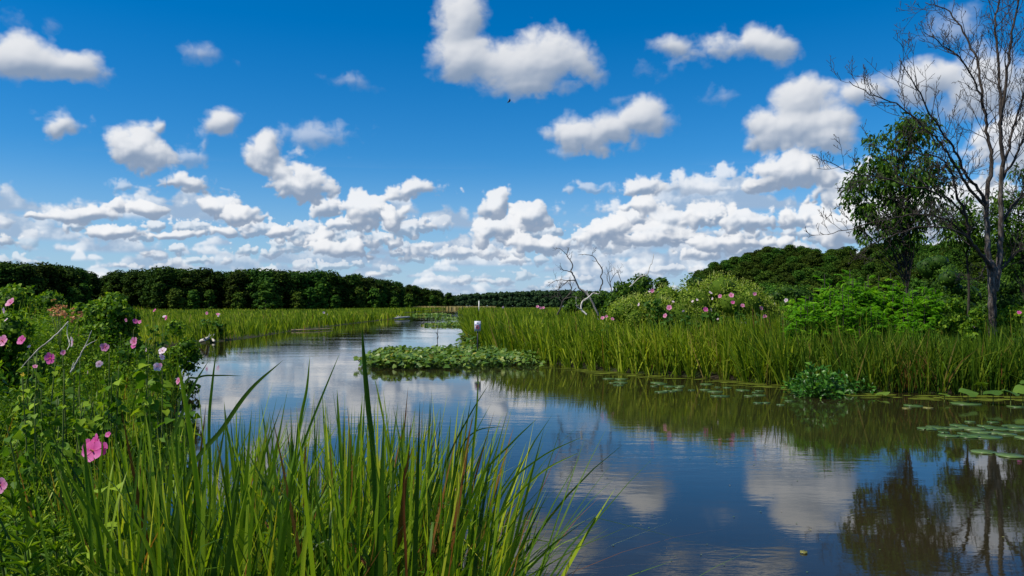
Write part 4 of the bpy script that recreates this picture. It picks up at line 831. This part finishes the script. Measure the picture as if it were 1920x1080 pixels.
float_pad(1811, 757, 52, 'wide flat pad lying in front of the lotus leaves', None); float_pad(1905, 763, 30, 'flat pad at the right edge in front of the lotus leaves', None)
float_pad(1507, 1037, 14, 'tiny scrap of leaf floating on open water near the bottom', None, rnd=.9)
g2 = 'small floating pads scattered along the right shore'; l2 = 'small flat pad floating off the duckweed along the right shore'
for k in range(34):
    px = rng.uniform(1130, 1500); py = 708 + (px - 1130) * .055 + rng.rand() ** .8 * 30 * (.5 + (px - 1130) / 500); float_pad(px, py, rng.uniform(12, 28), l2, g2)
def lotus(px, py, w, h, lab):
    p = at(px, py); b = p.copy(); b[2] = -.05; t_ = p + [0, 0, h]; rt = root('lotus_leaf', (p[0], p[1], 0), lab, 'lotus leaf', 'large raised lotus leaves at the right shore'); R = w * .37 * p[1] / F; a = np.linspace(0, 2 * math.pi, 24, endpoint=False); fr = 1 + .05 * np.sin(a * 5 + rng.rand() * 6) + .03 * rng.normal(size=24)
    tl = rng.normal(0, .20, 2) + [0, .12]; V = [t_ + [0, 0, 0]]
    for q, zz_ in ((.55, .04), (1.0, .0)): V += [t_ + [math.cos(b_) * R * q * f_, math.sin(b_) * R * q * f_, R * (zz_ * 2 + q * (tl[0] * math.cos(b_) + tl[1] * math.sin(b_)) + (q > .9) * .13 * math.sin(3 * b_ + f_ * 9) - .10 * q * q)] for b_, f_ in zip(a, fr)]
    mb = MB(); i = np.arange(24); j = (i + 1) % 24; mb.add(V, [np.stack([0 * i, 1 + i, 1 + j], 1), np.stack([1 + i, 25 + i, 25 + j, 1 + j], 1)], rng.uniform(.2, .6)); part(mb, 'blade', M_pad, rt, True)
    mb = MB(); tube(mb, [b, t_], [.012, .009], 5); part(mb, 'stalk', M_stem, rt)
for px, py, w, h, lb in [(1771, 752, 28, .18, 'lotus leaf furthest left beside the duckweed'), (1815, 756, 44, .30, 'broad lotus leaf with wavy edge, second from left'), (1862, 760, 46, .34, 'tilted lotus leaf third from left'), (1895, 762, 40, .36, 'lotus leaf folded up next to the right edge'), (1918, 760, 44, .42, 'lotus leaf cut by the right edge'), (1840, 742, 34, .34, 'lotus leaf held highest against the dark reeds'), (1655, 745, 34, .12, 'pale green lotus leaf next to the arrowhead clump'), (1925, 752, 30, .5, 'lotus leaf rising behind the others at the right edge')]:
    lotus(px, py, w, h, lb)
# duckweed along the shore
mb = MB(); n = 230
sh_ = np.array(shore([(1040, 686), (1100, 694), (1200, 703), (1350, 712), (1450, 722), (1600, 736), (1780, 741), (1920, 741), (2050, 742)]))
for k in range(n):
    t = rng.rand() * (len(sh_) - 1); i = int(t); p = sh_[i] * (1 - t + i) + sh_[i + 1] * (t - i); wid = 1.3 if t > 3 else .7
    c_ = np.array([p[0] + rng.normal(0, .5), p[1] - .15 - rng.rand() * wid, .006 + .004 * rng.rand()]); a = np.linspace(0, 6.28, 11)[:-1]; rx = rng.uniform(.10, .5); ry = rng.uniform(.03, .12)
    V = [c_] + [c_ + [math.cos(q) * rx * rng.uniform(.7, 1.2), math.sin(q) * ry * rng.uniform(.7, 1.2), 0] for q in a]; i_ = np.arange(10); mb.add(V, [np.stack([0 * i_, 1 + i_, 1 + (i_ + 1) % 10], 1)])
tag(mb.build('duckweed', M_duck), 'yellow green duckweed scum along the right shore', 'duckweed', kind='stuff')
# reddish dead reed clump
mb = MB(); n = 260; p0 = at(1715, 735); blades(mb, p0 + np.stack([rng.normal(0, .35, n), rng.uniform(-.1, .5, n), 0 * p0[2] + np.zeros(n)], 1), rng.uniform(.5, 1.35, n), rng.uniform(.015, .03, n), rng.uniform(0, 6.28, n), np.abs(rng.normal(.15, .15, n)), np.abs(rng.normal(.1, .2, n)), rng.uniform(.93, 1, n), 4)
tag(mb.build('dead_reed_tuft', M_marsh_d), 'reddish brown tuft of dead reeds at the waterline', 'dead reeds', kind='stuff')
# ------------------------------------------------------------------ left bank: weeds
def weed_field(name, lab, n, px0, px1, d0, d1, hf, nl, ls, mat=M_weed, asp=.45, cond=None, tpl=LEAF4, rr=(0, .96)):
    d = d0 * (d1 / d0) ** rng.rand(n); x = (rng.uniform(px0, px1, n) - 960) / F * d; y = d; s = sdist(x, y); k = s > .15
    if cond is not None: k &= cond(x, y, s)
    x, y, s = x[k], y[k], s[k]; n = len(x); z = ground_z(x, y, s); h = hf(x, y, s) * rng.uniform(.6, 1.15, n); mb = MB()
    t = rng.rand(n, nl) ** .7; dvv = rdir(n * nl, .1).reshape(n, nl, 3); lean = rng.normal(0, .18, (n, 1, 2))
    Pc = np.stack([x[:, None] + lean[..., 0] * t * h[:, None], y[:, None] + lean[..., 1] * t * h[:, None], z[:, None] + t * h[:, None]], -1) + dvv * [.13, .13, .05]
    Pc = Pc.reshape(-1, 3); m = len(Pc); sz = ls * (1 + .035 * np.repeat(np.hypot(x, y), nl)) * rng.uniform(.6, 1.3, m)
    D = nrm(dvv.reshape(-1, 3) * [1, 1, .5] + rng.normal(0, .3, (m, 3)) + [0, 0, .12]); N = nrm(rdir(m, 1.3))
    scatter(mb, *tpl, Pc, frames(D, N), sz[:, None] * np.array([[asp, 1, 1]]), np.clip(np.repeat(rng.uniform(0, .35, n), nl) + rng.beta(1.2, 1.6, m) * .70 + .25 * vn2(Pc[:, 0] * .9, Pc[:, 1] * .9, 12), rr[0], rr[1]))
    # thin stalks
    q = rng.rand(n) < .5; b_ = np.stack([x, y, z], 1)[q]; blades(mb, b_, h[q], .006 * (1 + .05 * np.hypot(x, y)[q]), rng.uniform(0, 6.28, q.sum()), np.full(q.sum(), .1), np.zeros(q.sum()), np.full(q.sum(), .2), 2)
    o = mb.build(name, mat); tag(o, lab, 'ground cover', kind='stuff'); return o
near_open = lambda x, y, s: (x + .45 * (y - 4) < 2.0)
weed_field('bank_weeds', 'dense low green weeds covering the near left bank', 7500, -150, 480, 3.6, 11.5, lambda x, y, s: .42 + .25 * vn2(x * .8, y * .8, 4) + .05 * (y - 5), 30, .042, cond=lambda x, y, s: (y > 6.2) | (x < -3.6) | (rng.rand(len(x)) < .5))
weed_field('bank_brush', 'taller green brush filling the left bank behind the pink flowers', 5200, -150, 400, 9.5, 24, lambda x, y, s: .65 + .30 * vn2(x * .5, y * .5, 6) + .55 * sst(-5, -11, x + 0 * y) * sst(8, 20, y), 28, .048, cond=lambda x, y, s: y < 27)
weed_field('creeping_weeds', 'small leaved weeds hanging over the left bank edge', 2200, 180, 420, 6.5, 22, lambda x, y, s: .45 + 0 * x, 20, .05, cond=lambda x, y, s: s < 3.0)
# fine grass and cattails among the weeds
def grass_patch(name, lab, n, px0, px1, d0, d1, h, w, mat=M_reed, cond=None, smin=0.0, lean0=.08, L=5, kk=.06, rmax=.94, hz=.25):
    d = d0 * (d1 / d0) ** rng.rand(n); x = (rng.uniform(px0, px1, n) - 960) / F * d; y = d; s = sdist(x, y); k = s > smin
    if cond is not None: k &= cond(x, y, s)
    x, y, s = x[k], y[k], s[k]; n = len(x); z = ground_z(x, y, s) - .05; mb = MB(); r = np.clip(rng.beta(2, 2, n) * .95, 0, rmax); r = np.where(rng.rand(n) < .04, rng.uniform(.93, 1, n), r)
    ang = rng.uniform(0, 6.28, n)
    blades(mb, np.stack([x, y, z], 1), h * rng.uniform(1 - hz * 1.6, 1 + hz * .4, n), w * rng.uniform(.6, 1.3, n), ang, np.abs(rng.normal(lean0, .08, n)), np.abs(rng.normal(.08, .14, n)), r, L, np.where(rng.rand(n) < kk, rng.uniform(.5, .85, n), 2.0))
    o = mb.build(name, mat); tag(o, lab, 'reeds', kind='stuff'); return o
grass_patch('bank_reeds', 'reeds growing through the weeds below the pale pink flowers', 1500, 175, 345, 8, 18, 1.15, .022, cond=lambda x, y, s: s < 4)
grass_patch('bank_grass', 'fine green grass mixed through the left bank weeds', 2600, -60, 335, 7, 20, .95, .013, lean0=.14)
grass_patch('bank_edge_reeds', 'reeds standing behind the left hibiscus flowers', 900, 60, 330, 17, 27, 1.45, .026)
grass_patch('back_bank_reeds', 'slim reeds showing above the far brush of the left bank', 900, -100, 330, 22, 32, 1.9, .03)
# ------------------------------------------------------------------ foreground cattails
def fore(n, xs, ys, h, w, seed, lean0=.10, curve0=.10, rbrown=.07, kk=.08):
    """returns arrays for foreground leaves"""
    x = xs[0] + (xs[1] - xs[0]) * rng.rand(n); y = ys[0] + (ys[1] - ys[0]) * rng.rand(n)
    return x, y
mb = MB(); n = 1450
y = rng.uniform(3.1, 5.6, n); xr = -.075 * y + .02; xl = (250 - 960) / F * y - .2; u = rng.rand(n); x = xl + (xr - xl) * u ** .72
tx = np.round(x / .16) * .16; x = x + (tx - x) * .55 + rng.normal(0, .02, n); ty = np.round(y / .3) * .3; y = y + (ty - y) * .5
pxv = 960 + x / y * F
# heights: tallest tips reach about photo row 700 to 800
tiprow = np.interp(pxv, [250, 330, 420, 560, 700, 800, 900, 980], [790, 750, 765, 790, 765, 750, 790, 880]) + 45 * vn2(x * 3.1, y * 1.5, 17) + np.abs(rng.normal(0, 105, n)) - 20
h = np.clip(CAMH - (tiprow - HZ) * y / F, .8, 2.25) + .15
ang = np.where(rng.rand(n) < .60, rng.normal(0, .8, n), rng.normal(math.pi, 1.0, n)); lean = np.abs(rng.normal(.09, .10, n)); curve = np.abs(rng.normal(.07, .16, n)) * (rng.rand(n) < .55)
edge = sst(760, 920, pxv); lean = lean + edge * rng.uniform(0, .04, n); curve = curve + edge * rng.uniform(0, .12, n); ang = np.where(rng.rand(n) < edge * .45, rng.normal(0, .5, n), ang)
lft = sst(700, 420, pxv); lean = lean + lft * .04
r = np.clip(rng.beta(.85, 1.3, n) * .94, 0, .94); br = rng.rand(n); r = np.where(br < .045, rng.uniform(.95, 1, n), np.where(br < .075, rng.uniform(.86, .94, n), r))
blades(mb, np.stack([x, y, np.full(n, -.15)], 1), h, rng.uniform(.011, .030, n), ang, lean, curve, r, 10, np.where(rng.rand(n) < .14, rng.uniform(.50, .88, n), 2.0))
# thin dry and short leaves lower down
n2 = 1300; y = rng.uniform(3.3, 5.4, n2); x = ((rng.uniform(280, 925, n2)) - 960) / F * y; tr_ = rng.uniform(860, 1120, n2); h = np.clip(CAMH - (tr_ - HZ) * y / F, .5, 1.9) + .15
blades(mb, np.stack([x, y, np.full(n2, -.15)], 1), h, rng.uniform(.005, .014, n2), rng.uniform(0, 6.28, n2), np.abs(rng.normal(.12, .10, n2)), np.abs(rng.normal(.12, .2, n2)), np.where(rng.rand(n2) < .16, rng.uniform(.93, 1, n2), rng.rand(n2) * .8), 8, np.where(rng.rand(n2) < .12, rng.uniform(.5, .85, n2), 2.0))
n3 = 330; y = rng.uniform(3.1, 5.2, n3); x = ((rng.uniform(420, 850, n3)) - 960) / F * y; tr_ = rng.uniform(790, 1080, n3); h = np.clip(CAMH - (tr_ - HZ) * y / F, .5, 2.1) + .15
blades(mb, np.stack([x, y, np.full(n3, -.15)], 1), h, rng.uniform(.005, .012, n3), rng.normal(0, 1.2, n3), np.abs(rng.normal(.18, .12, n3)), np.abs(rng.normal(.35, .3, n3)), np.where(rng.rand(n3) < .35, rng.uniform(.94, 1, n3), rng.rand(n3) * .4), 12, np.where(rng.rand(n3) < .3, rng.uniform(.5, .85, n3), 2.0))
tag(mb.build('foreground_reeds', M_reed), 'dense tall cattail leaves standing in the water in the foreground', 'reeds', kind='stuff')
# the single leaves that stand out, each its own plant: (base px at row 1080, tip px, tip row, distance, width m, curve rows, tone)
def leaf_path(mb, ctrl, d, w, tone, tw=0.0, dd=0.0):
    c_ = spline([(*at(px, py, d=d + dd * i / (len(ctrl) - 1)), 0) for i, (px, py) in enumerate(ctrl)], 7)[:, :3]; n = len(c_); t = np.linspace(0, 1, n)[:, None]
    tg = nrm(np.gradient(c_, axis=0)); a = tw + rng.uniform(-.5, .5); wv = nrm(np.cross(tg, np.array([math.sin(a) * .9, 1.0, 0]))); ws = w * .5 * (.8 + .45 * t) * np.clip(1 - t ** 3.4, .02, 1)
    V = np.stack([c_ - wv * ws, c_ + tg * 0 + np.array([0, 1, 0]) * ws * .25, c_ + wv * ws], 1).reshape(-1, 3); i = np.arange(n - 1) * 3
    mb.add(V, [np.stack([i, i + 1, i + 4, i + 3], 1), np.stack([i + 1, i + 2, i + 5, i + 4], 1)], tone)
HERO = [([(712, 1330), (702, 900), (690, 760), (683, 680), (678, 604)], 3.3, .023, .12, 'tall dark cattail leaf that overlaps the lily bed', 'cattail_leaf'),
 ([(380, 1350), (375, 1000), (362, 850), (345, 740), (331, 668)], 3.5, .024, .75, 'bright tall cattail leaf rising before the left shore'),
 ([(290, 1300), (340, 930), (420, 800), (470, 730), (530, 676)], 3.6, .022, .06, 'dark cattail leaf leaning far right across the pale reflection'),
 ([(390, 1300), (395, 950), (392, 800), (398, 720), (406, 655)], 3.9, .016, .45, 'slim upright cattail leaf with a curved tip near the left shore'),
 ([(545, 1330), (548, 950), (562, 800), (575, 730), (581, 668)], 3.9, .017, .62, 'light green cattail leaf standing above the centre left reeds'),
 ([(500, 1330), (530, 960), (570, 830), (605, 740), (638, 660)], 3.8, .013, .40, 'slender cattail leaf leaning right beside the light upright one'),
 ([(250, 1260), (300, 900), (340, 780), (362, 725), (392, 675)], 3.8, .018, .05, 'dark leaning leaf at the left bank edge'),
 ([(300, 1000), (340, 740), (372, 708), (410, 704), (456, 705)], 3.8, .010, .08, 'dark leaf bent level over the water at the left shore'),
 ([(885, 1330), (880, 1000), (886, 860), (893, 780), (898, 690)], 3.6, .013, .68, 'thin upright cattail leaf at the right side of the reed bed'),
 ([(800, 1330), (800, 1000), (836, 870), (880, 780), (920, 715)], 3.9, .010, .10, 'thin dark leaf leaning right over the bright reflection'),
 ([(930, 1340), (900, 1080), (940, 930), (1010, 860), (1098, 816)], 3.7, .011, .55, 'long arching leaf reaching right over open water'),
 ([(900, 1340), (880, 1100), (930, 980), (1010, 890), (1090, 846)], 3.6, .012, .72, 'lower arching bright leaf reaching right over open water'),
 ([(850, 1300), (850, 1050), (900, 900), (960, 830), (1008, 784)], 3.8, .013, .50, 'leaning leaf with a reddish tip at the right of the reed bed'),
 ([(960, 1300), (950, 1100), (975, 1010), (990, 960), (1026, 950)], 3.7, .010, .35, 'short leaf bent right at the edge of the reed bed'),
 ([(980, 1300), (965, 1110), (980, 1050), (990, 1013), (1048, 1020)], 3.7, .011, .80, 'yellow green leaf bent level just above the water'),
 ([(990, 1250), (985, 1120), (1005, 1085), (1032, 1055)], 3.7, .010, .70, 'short upright leaf at the bottom right of the reed bed'),
 ([(760, 1250), (762, 1080), (757, 960), (758, 890), (766, 866)], 3.2, .012, 1.0, 'rusty brown dead cattail leaf in the middle of the reed bed'),
 ([(790, 1300), (800, 1060), (812, 1035), (814, 1018)], 3.2, .014, .99, 'broken rust coloured stub low in the reed bed'),
 ([(560, 1330), (568, 1060), (580, 980), (584, 945)], 3.1, .022, .78, 'broad bright leaf near the bottom of the reed bed'),
 ([(655, 1300), (650, 1000), (640, 860), (635, 790), (632, 730)], 3.7, .018, .60, 'upright light leaf left of the tall dark leaf'),
 ([(180, 1300), (172, 1050), (166, 940), (161, 860), (158, 800)], 3.3, .017, .35, 'thick green leaf crossing the magenta flower'),
 ([(190, 1300), (183, 1060), (185, 950), (190, 870), (193, 808)], 3.4, .012, .45, 'slim leaf just right of the magenta flower'),
 ([(200, 1280), (196, 1080), (200, 960), (206, 900), (214, 862)], 3.3, .012, .70, 'pale upright leaf below the magenta flower'),
 ([(172, 1250), (160, 1040), (140, 970), (118, 910), (98, 868)], 3.4, .015, .62, 'leaf leaning left below the magenta flower'),
 ([(210, 1280), (207, 1040), (216, 960), (228, 915), (239, 882)], 3.3, .012, .66, 'short leaf leaning right beside the weeds'),
 ([(300, 1150), (290, 1065), (270, 1010), (247, 970)], 3.2, .018, .80, 'bright broken leaf at the left edge of the reeds'),
 ([(320, 1300), (303, 1010), (288, 900), (280, 830), (272, 770)], 3.6, .016, .66, 'light leaf at the left edge of the reed bed'),
 ([(240, 1300), (244, 1040), (252, 930), (262, 840), (270, 790)], 3.5, .013, .30, 'dark upright leaf at the left edge of the reed bed'),
 ([(430, 1330), (440, 1000), (438, 880), (425, 800), (420, 752)], 3.6, .014, .50, 'leaf rising left of centre with a narrow tip'),
 ([(610, 1330), (618, 960), (612, 850), (608, 800), (604, 730)], 3.8, .012, .58, 'narrow leaf rising between the light upright leaves'),
 ([(870, 1330), (850, 1000), (860, 860), (890, 810), (950, 798)], 3.8, .009, .15, 'dark thin leaf arching level at the right'),
 ([(745, 1330), (740, 1000), (730, 870), (716, 770), (700, 700)], 3.9, .012, .66, 'light leaf leaning left behind the tall dark leaf')]
for hr_ in HERO:
    ctrl, d, w, tone, lb = hr_[:5]; mb = MB(); leaf_path(mb, ctrl, d, w, tone, dd=rng.uniform(-.25, .25)); o = mb.build('cattail_leaf', M_reed, origin=at(*ctrl[0], d=d), smooth=True); tag(o, lb, 'cattail leaf', 'cattail leaves that stand out in the foreground')
# ------------------------------------------------------------------ left bank shrubs and flowers
bush('leafy_bush', 213, 548, 19, 1.7, 'round dark leafy bush on the left bank before the woods', 'bush', M_weed, 5200, .085, nl=18, tpl=LEAF4)
bush('leafy_bush', 30, 533, 24, 3.2, 'large loose bush at the left edge under the woods', 'bush', M_weed, 5500, .10, nl=18)
bush('leafy_bush', 95, 545, 25, 2.4, 'bush behind the orange blooms on the left bank', 'bush', M_weed, 4200, .10, nl=14)
bush('leafy_bush', 150, 568, 20, 1.2, 'low bush left of the round dark bush', 'bush', M_weed, 2000, .08, nl=10)
bush('leafy_bush', 330, 600, 22, 1.4, 'low yellow green bush at the end of the left bank', 'bush', M_weed, 2200, .075, nl=12)
bush('leafy_bush', 20, 590, 12, 1.6, 'weedy bush around the pink blooms at the left edge', 'bush', M_weed, 3800, .07, nl=14)
GL = 'hibiscus plants on the left bank'
hibiscus('hibiscus_plant', 15, 9.0, 1.0, 572, 'hibiscus at the left edge with pink blooms one above the other', [(20, 568, 'p', 1.0), (8, 582, 'w', .6), (5, 640, 'p', 1.3), (12, 600, 'w', .5)], .075, 220, M_weed, .105, GL)
hibiscus('hibiscus_plant', 60, 8.5, .8, 630, 'hibiscus with a closed mauve bloom beside the white bleached stick', [(41, 638, 'm', 1.0), (55, 650, 'w', .35)], .075, 160, M_weed, .105, GL)
hibiscus('hibiscus_plant', 100, 7.5, .9, 668, 'hibiscus with one wide open magenta pink bloom', [(95, 672, 'm', 1.0), (119, 661, 'p', .45), (66, 687, 'p', .4)], .075, 180, M_weed, .105, GL)
hibiscus('hibiscus_plant', 140, 9.5, .8, 634, 'hibiscus with a pale lilac bloom between the two grey sticks', [(137, 641, 'w', 1.0)], .075, 140, M_weed, .115, GL)
hibiscus('hibiscus_plant', 195, 9.0, .8, 645, 'hibiscus with a folded pink bloom left of the largest leaves', [(197, 651, 'p', .85), (185, 682, 'w', .7), (165, 698, 'w', .35)], .085, 170, M_weed, .115, GL)
hibiscus('hibiscus_plant', 258, 9.5, 1.1, 636, 'broad leaved hibiscus with a double pink bloom', [(252, 640, 'p', 1.0), (251, 648, 'm', .7), (275, 656, 'w', .5)], .12, 240, M_weed, .105, GL)
hibiscus('hibiscus_plant', 302, 10, .8, 655, 'hibiscus with three pale blooms at the bank edge', [(305, 658, 'w', 1.0), (303, 670, 'w', .8), (294, 688, 'w', 1.0), (300, 685, 'p', .5)], .11, 140, M_weed, .105, GL)
hibiscus('hibiscus_plant', 338, 10.5, .5, 715, 'small hibiscus with a pink bloom touching the water edge', [(335, 714, 'p', .9), (340, 724, 'w', .8)], .08, 60, M_weed, .105, GL)
hibiscus('hibiscus_plant', 248, 17, 1.0, 595, 'hibiscus with three small pink blooms before the round dark bush', [(237, 600, 'p', .8), (254, 602, 'm', 1.0), (262, 604, 'm', .8)], .10, 180, M_hib, .105, GL)
hibiscus('hibiscus_plant', 300, 18, 1.1, 588, 'hibiscus with blooms against the far marsh right of the round dark bush', [(290, 582, 'm', .8), (312, 596, 'm', 1.0), (308, 594, 'w', .8)], .10, 180, M_hib, .105, GL)
hibiscus('hibiscus_bush', 398, 57, 2.0, 590, 'dark hibiscus bush on the tip of the far left bank', [(388, 587, 'p', .9), (411, 591, 'w', 1.1), (408, 589, 'p', .8)], .22, 420, M_hib, .26, None)
hibiscus('hibiscus_bush', 610, 100, 2.6, 592, 'small dark hibiscus bush beside the pale log', [(607, 586, 'w', 1.0), (614, 589, 'w', .8)], .30, 260, M_hib, .30, None)
hibiscus('magenta_hibiscus', 180, 4.1, .45, 835, 'hibiscus with the large ragged magenta bloom nearest the viewer', [(174, 846, 'm', 1.25), (181, 831, 'm', 1.0), (168, 838, 'm', .9), (190, 842, 'm', .9), (203, 815, 'm', .35)], .07, 60, M_weed, .085, None)
hibiscus('pale_hibiscus', -10, 3.6, .4, 900, 'hibiscus leaf and pale petal cut by the left edge', [(0, 910, 'p', .7)], .11, 30, M_weed, .10, None)
# orange blooms
rt = root('orange_flower_plant', at(115, 600, d=16) - np.array([0, 0, .5]), 'wilting weed with a spray of orange blooms on the left bank', 'flowering plant'); mb = MB(); ms = MB()
for k in range(30):
    q = rng.rand(); p = at(98 + 45 * q + rng.normal(0, 6), 577 + 16 * q + rng.normal(0, 7), d=16 + rng.normal(0, .2)); nn = 5
    mb = MB(); scatter(mb, *LEAF4, np.repeat(p[None], nn, 0), frames(rdir(nn), rdir(nn, 1)), np.full(nn, .06), rng.rand(nn)); part(mb, 'bloom', M_orange, rt)
    if k % 3 == 0: tube(ms, [ROOTS[rt.name] + [0, 0, -.2], p], [.008, .004], 4)
part(ms, 'stem', M_stem, rt)
p = at(43, 702, d=7); rt = root('yellow_flower', p, 'single small yellow flower low among the weeds', 'flower'); mb = MB(); scatter(mb, *LEAF4, np.repeat(p[None], 6, 0), frames(np.array([[math.cos(a), -.3, math.sin(a)] for a in np.arange(6) * 1.05]), np.repeat([[0, -1.0, .3]], 6, 0)), np.full(6, .022), np.full(6, .5)); part(mb, 'petal', M_yel, rt)
mb = MB(); tube(mb, [p, p - [0, -.02, .4]], [.003, .003], 4); part(mb, 'stem', M_stem, rt)
# bleached sticks
deadwood('bleached_stick', 'long white bleached stick slanting up over the left weeds', [[(40, 690, 8.2, 1.4), (64, 663, 8.2, 2.2), (85, 645, 8.2, 2.6), (108, 625, 8.2, 2.4), (128, 603, 8.2, 1.8)], [(127, 606, 8.2, 1.0), (126, 625, 8.2, 1.0), (130, 645, 8.1, 1.2), (126, 656, 8.0, 1.4)], [(130, 642, 8.1, 1.0), (133, 631, 8.2, .8)]], M_bare, 0, 'stick')
deadwood('forked_grey_stick', 'forked grey stick leaning right above the weeds beside the pale lilac bloom', [[(132, 698, 8, 2.6), (143, 680, 8, 2.6), (152, 663, 8, 2.4), (160, 648, 8, 1.8), (172, 620, 8, 1.0)], [(154, 660, 8, 2.0), (160, 650, 7.9, 1.9), (170, 643, 7.9, 1.3), (182, 637, 7.9, .6)], [(134, 692, 8, 1.4), (138, 680, 8, 1.0)]], M_bare, 0, 'stick')
# milkweed stems with long leaves, bottom left corner
for k, (px, py, d, lb) in enumerate([(20, 925, 3.6, 'leafy milkweed stem nearest the bottom left corner'), (62, 945, 3.5, 'leafy milkweed stem second from the bottom left corner'), (100, 985, 3.4, 'leafy milkweed stem third from the left beside the rocks'), (-15, 960, 3.3, 'leafy milkweed stem cut by the left edge'), (125, 1030, 3.2, 'short leafy milkweed stem lowest beside the rocks'), (45, 1010, 3.1, 'low leafy milkweed stem filling the bottom edge')]):
    t_ = at(px, py, d=d); b = t_ + [rng.normal(0, .05), .1, -.75]; rt = root('milkweed_stem', b, lb, 'leafy plant', 'milkweed stems in the bottom left corner'); c_ = spline([(*b, .007), (*(b * .5 + t_ * .5 + [.03, 0, 0]), .006), (*t_, .003)], 6); mb = MB(); tube(mb, c_[:, :3], c_[:, 3], 6); part(mb, 'stem', M_stem, rt)
    n = 80; tt = np.sort(rng.uniform(.25, 1, n)); P0 = np.array([c_[int(q * (len(c_) - 1)), :3] for q in tt]) + [0, 0, .01] * rng.rand(n, 1); a = np.arange(n) * 2.4; el_ = .15 + .95 * tt + rng.normal(0, .15, n)
    D = np.stack([np.cos(a) * np.cos(el_), np.sin(a) * np.cos(el_), np.sin(el_)], 1); mb = MB(); T6 = [(0, 0, 0), (.5, .25, .05), (.42, .6, .03), (0, 1, -.28), (-.42, .6, .03), (-.5, .25, .05), (0, .45, -.03)]
    scatter(mb, T6, LEAF6[1], P0, frames(D, nrm(np.array([0, 0, 1.0]) + rng.normal(0, .25, (n, 3)))), (.13 * (1.15 - .5 * tt) * rng.uniform(.8, 1.2, n))[:, None] * np.array([[.17, 1, 1]]), rng.beta(2, 2, n)); part(mb, 'foliage', M_weed, rt)
# broad leaf plant
rt = root('broad_leaf_plant', at(205, 985, d=4.2), 'low plant with three broad bright leaves under the magenta flower', 'leafy plant'); mb = MB()
for px, py, s_ in [(193, 916, .12), (214, 912, .11), (218, 985, .08), (252, 952, .06), (250, 920, .07)]:
    mb = MB(); scatter(mb, *HEART, at(px, py, d=4.1)[None], frames(nrm(np.array([[rng.normal(0, .8), -.6, .1]])), nrm(np.array([[rng.normal(0, .2), -.5, .8]]))), np.array([s_]), np.array([.9])); part(mb, 'leaf', M_weed, rt)
# bank rocks
M_rock = surf_mat('bank_rock', lambda ng: ramp(ng, ng.noise(pos(ng), 14.0, 6.0, .7), [(.3, (.05, .042, .036)), (.55, (.15, .125, .105)), (.75, (.27, .23, .19))]), .85, .3, (lambda ng: ng.noise(pos(ng), 22.0, 6.0, .7), .9, .03))
RK = [(165, 1060, 5.2, .22), (215, 1050, 5.2, .26), (190, 1085, 4.9, .20), (245, 1075, 5.0, .18), (85, 905, 7.3, .20), (60, 850, 8.0, .22), (70, 880, 7.6, .18), (95, 925, 7.0, .16), (50, 835, 8.4, .14), (150, 1035, 5.4, .15)]
RL = ['brown rock at the bottom edge left of the reeds', 'largest brown rock at the foot of the weeds', 'rock lowest on the bank at the bottom edge', 'rock at the bottom edge nearest the reed bed', 'grey rock showing through the weeds above the milkweed', 'topmost grey rock in the gap of the weeds', 'small grey rock in the middle of the weed gap', 'lowest grey rock of the weed gap', 'smallest grey rock at the top of the weed gap', 'small rock behind the largest brown rock']
for (px, py, d, r), lb in zip(RK, RL):
    p = at(px, py, d=d); p[2] = float(ground_z(p[0], p[1])) + r * .25; V = ICO2[0] * (1 + .16 * vn2(ICO2[0][:, :1] * 1.7 + px, ICO2[0][:, 1:2] * 1.7 + ICO2[0][:, 2:3] * 2.1, 3)) * r * np.array([1.2, 1, .6]); mb = MB(); mb.add(V + p, [ICO2[1]]); tag(mb.build('rock', M_rock, origin=p), lb, 'rock', 'rocks on the left bank')

# small flecks drifting on the water near the banks
mb = MB(); n = 170; px_ = rng.uniform(1000, 1980, n); py_ = 745 + rng.rand(n) ** 2.2 * 330; P0 = np.array([at(a, b) for a, b in zip(px_, py_)]); P0[:, 2] = .008
scatter(mb, *LEAF4, P0, frames(rdir(n) * [1, 1, 0] + [1e-3, 0, 0], np.repeat([[0, 0, 1.0]], n, 0)), rng.uniform(.008, .035, n), rng.rand(n)); tag(mb.build('floating_debris', M_float), 'tiny flecks of leaf drifting on the open water', 'debris', kind='stuff')
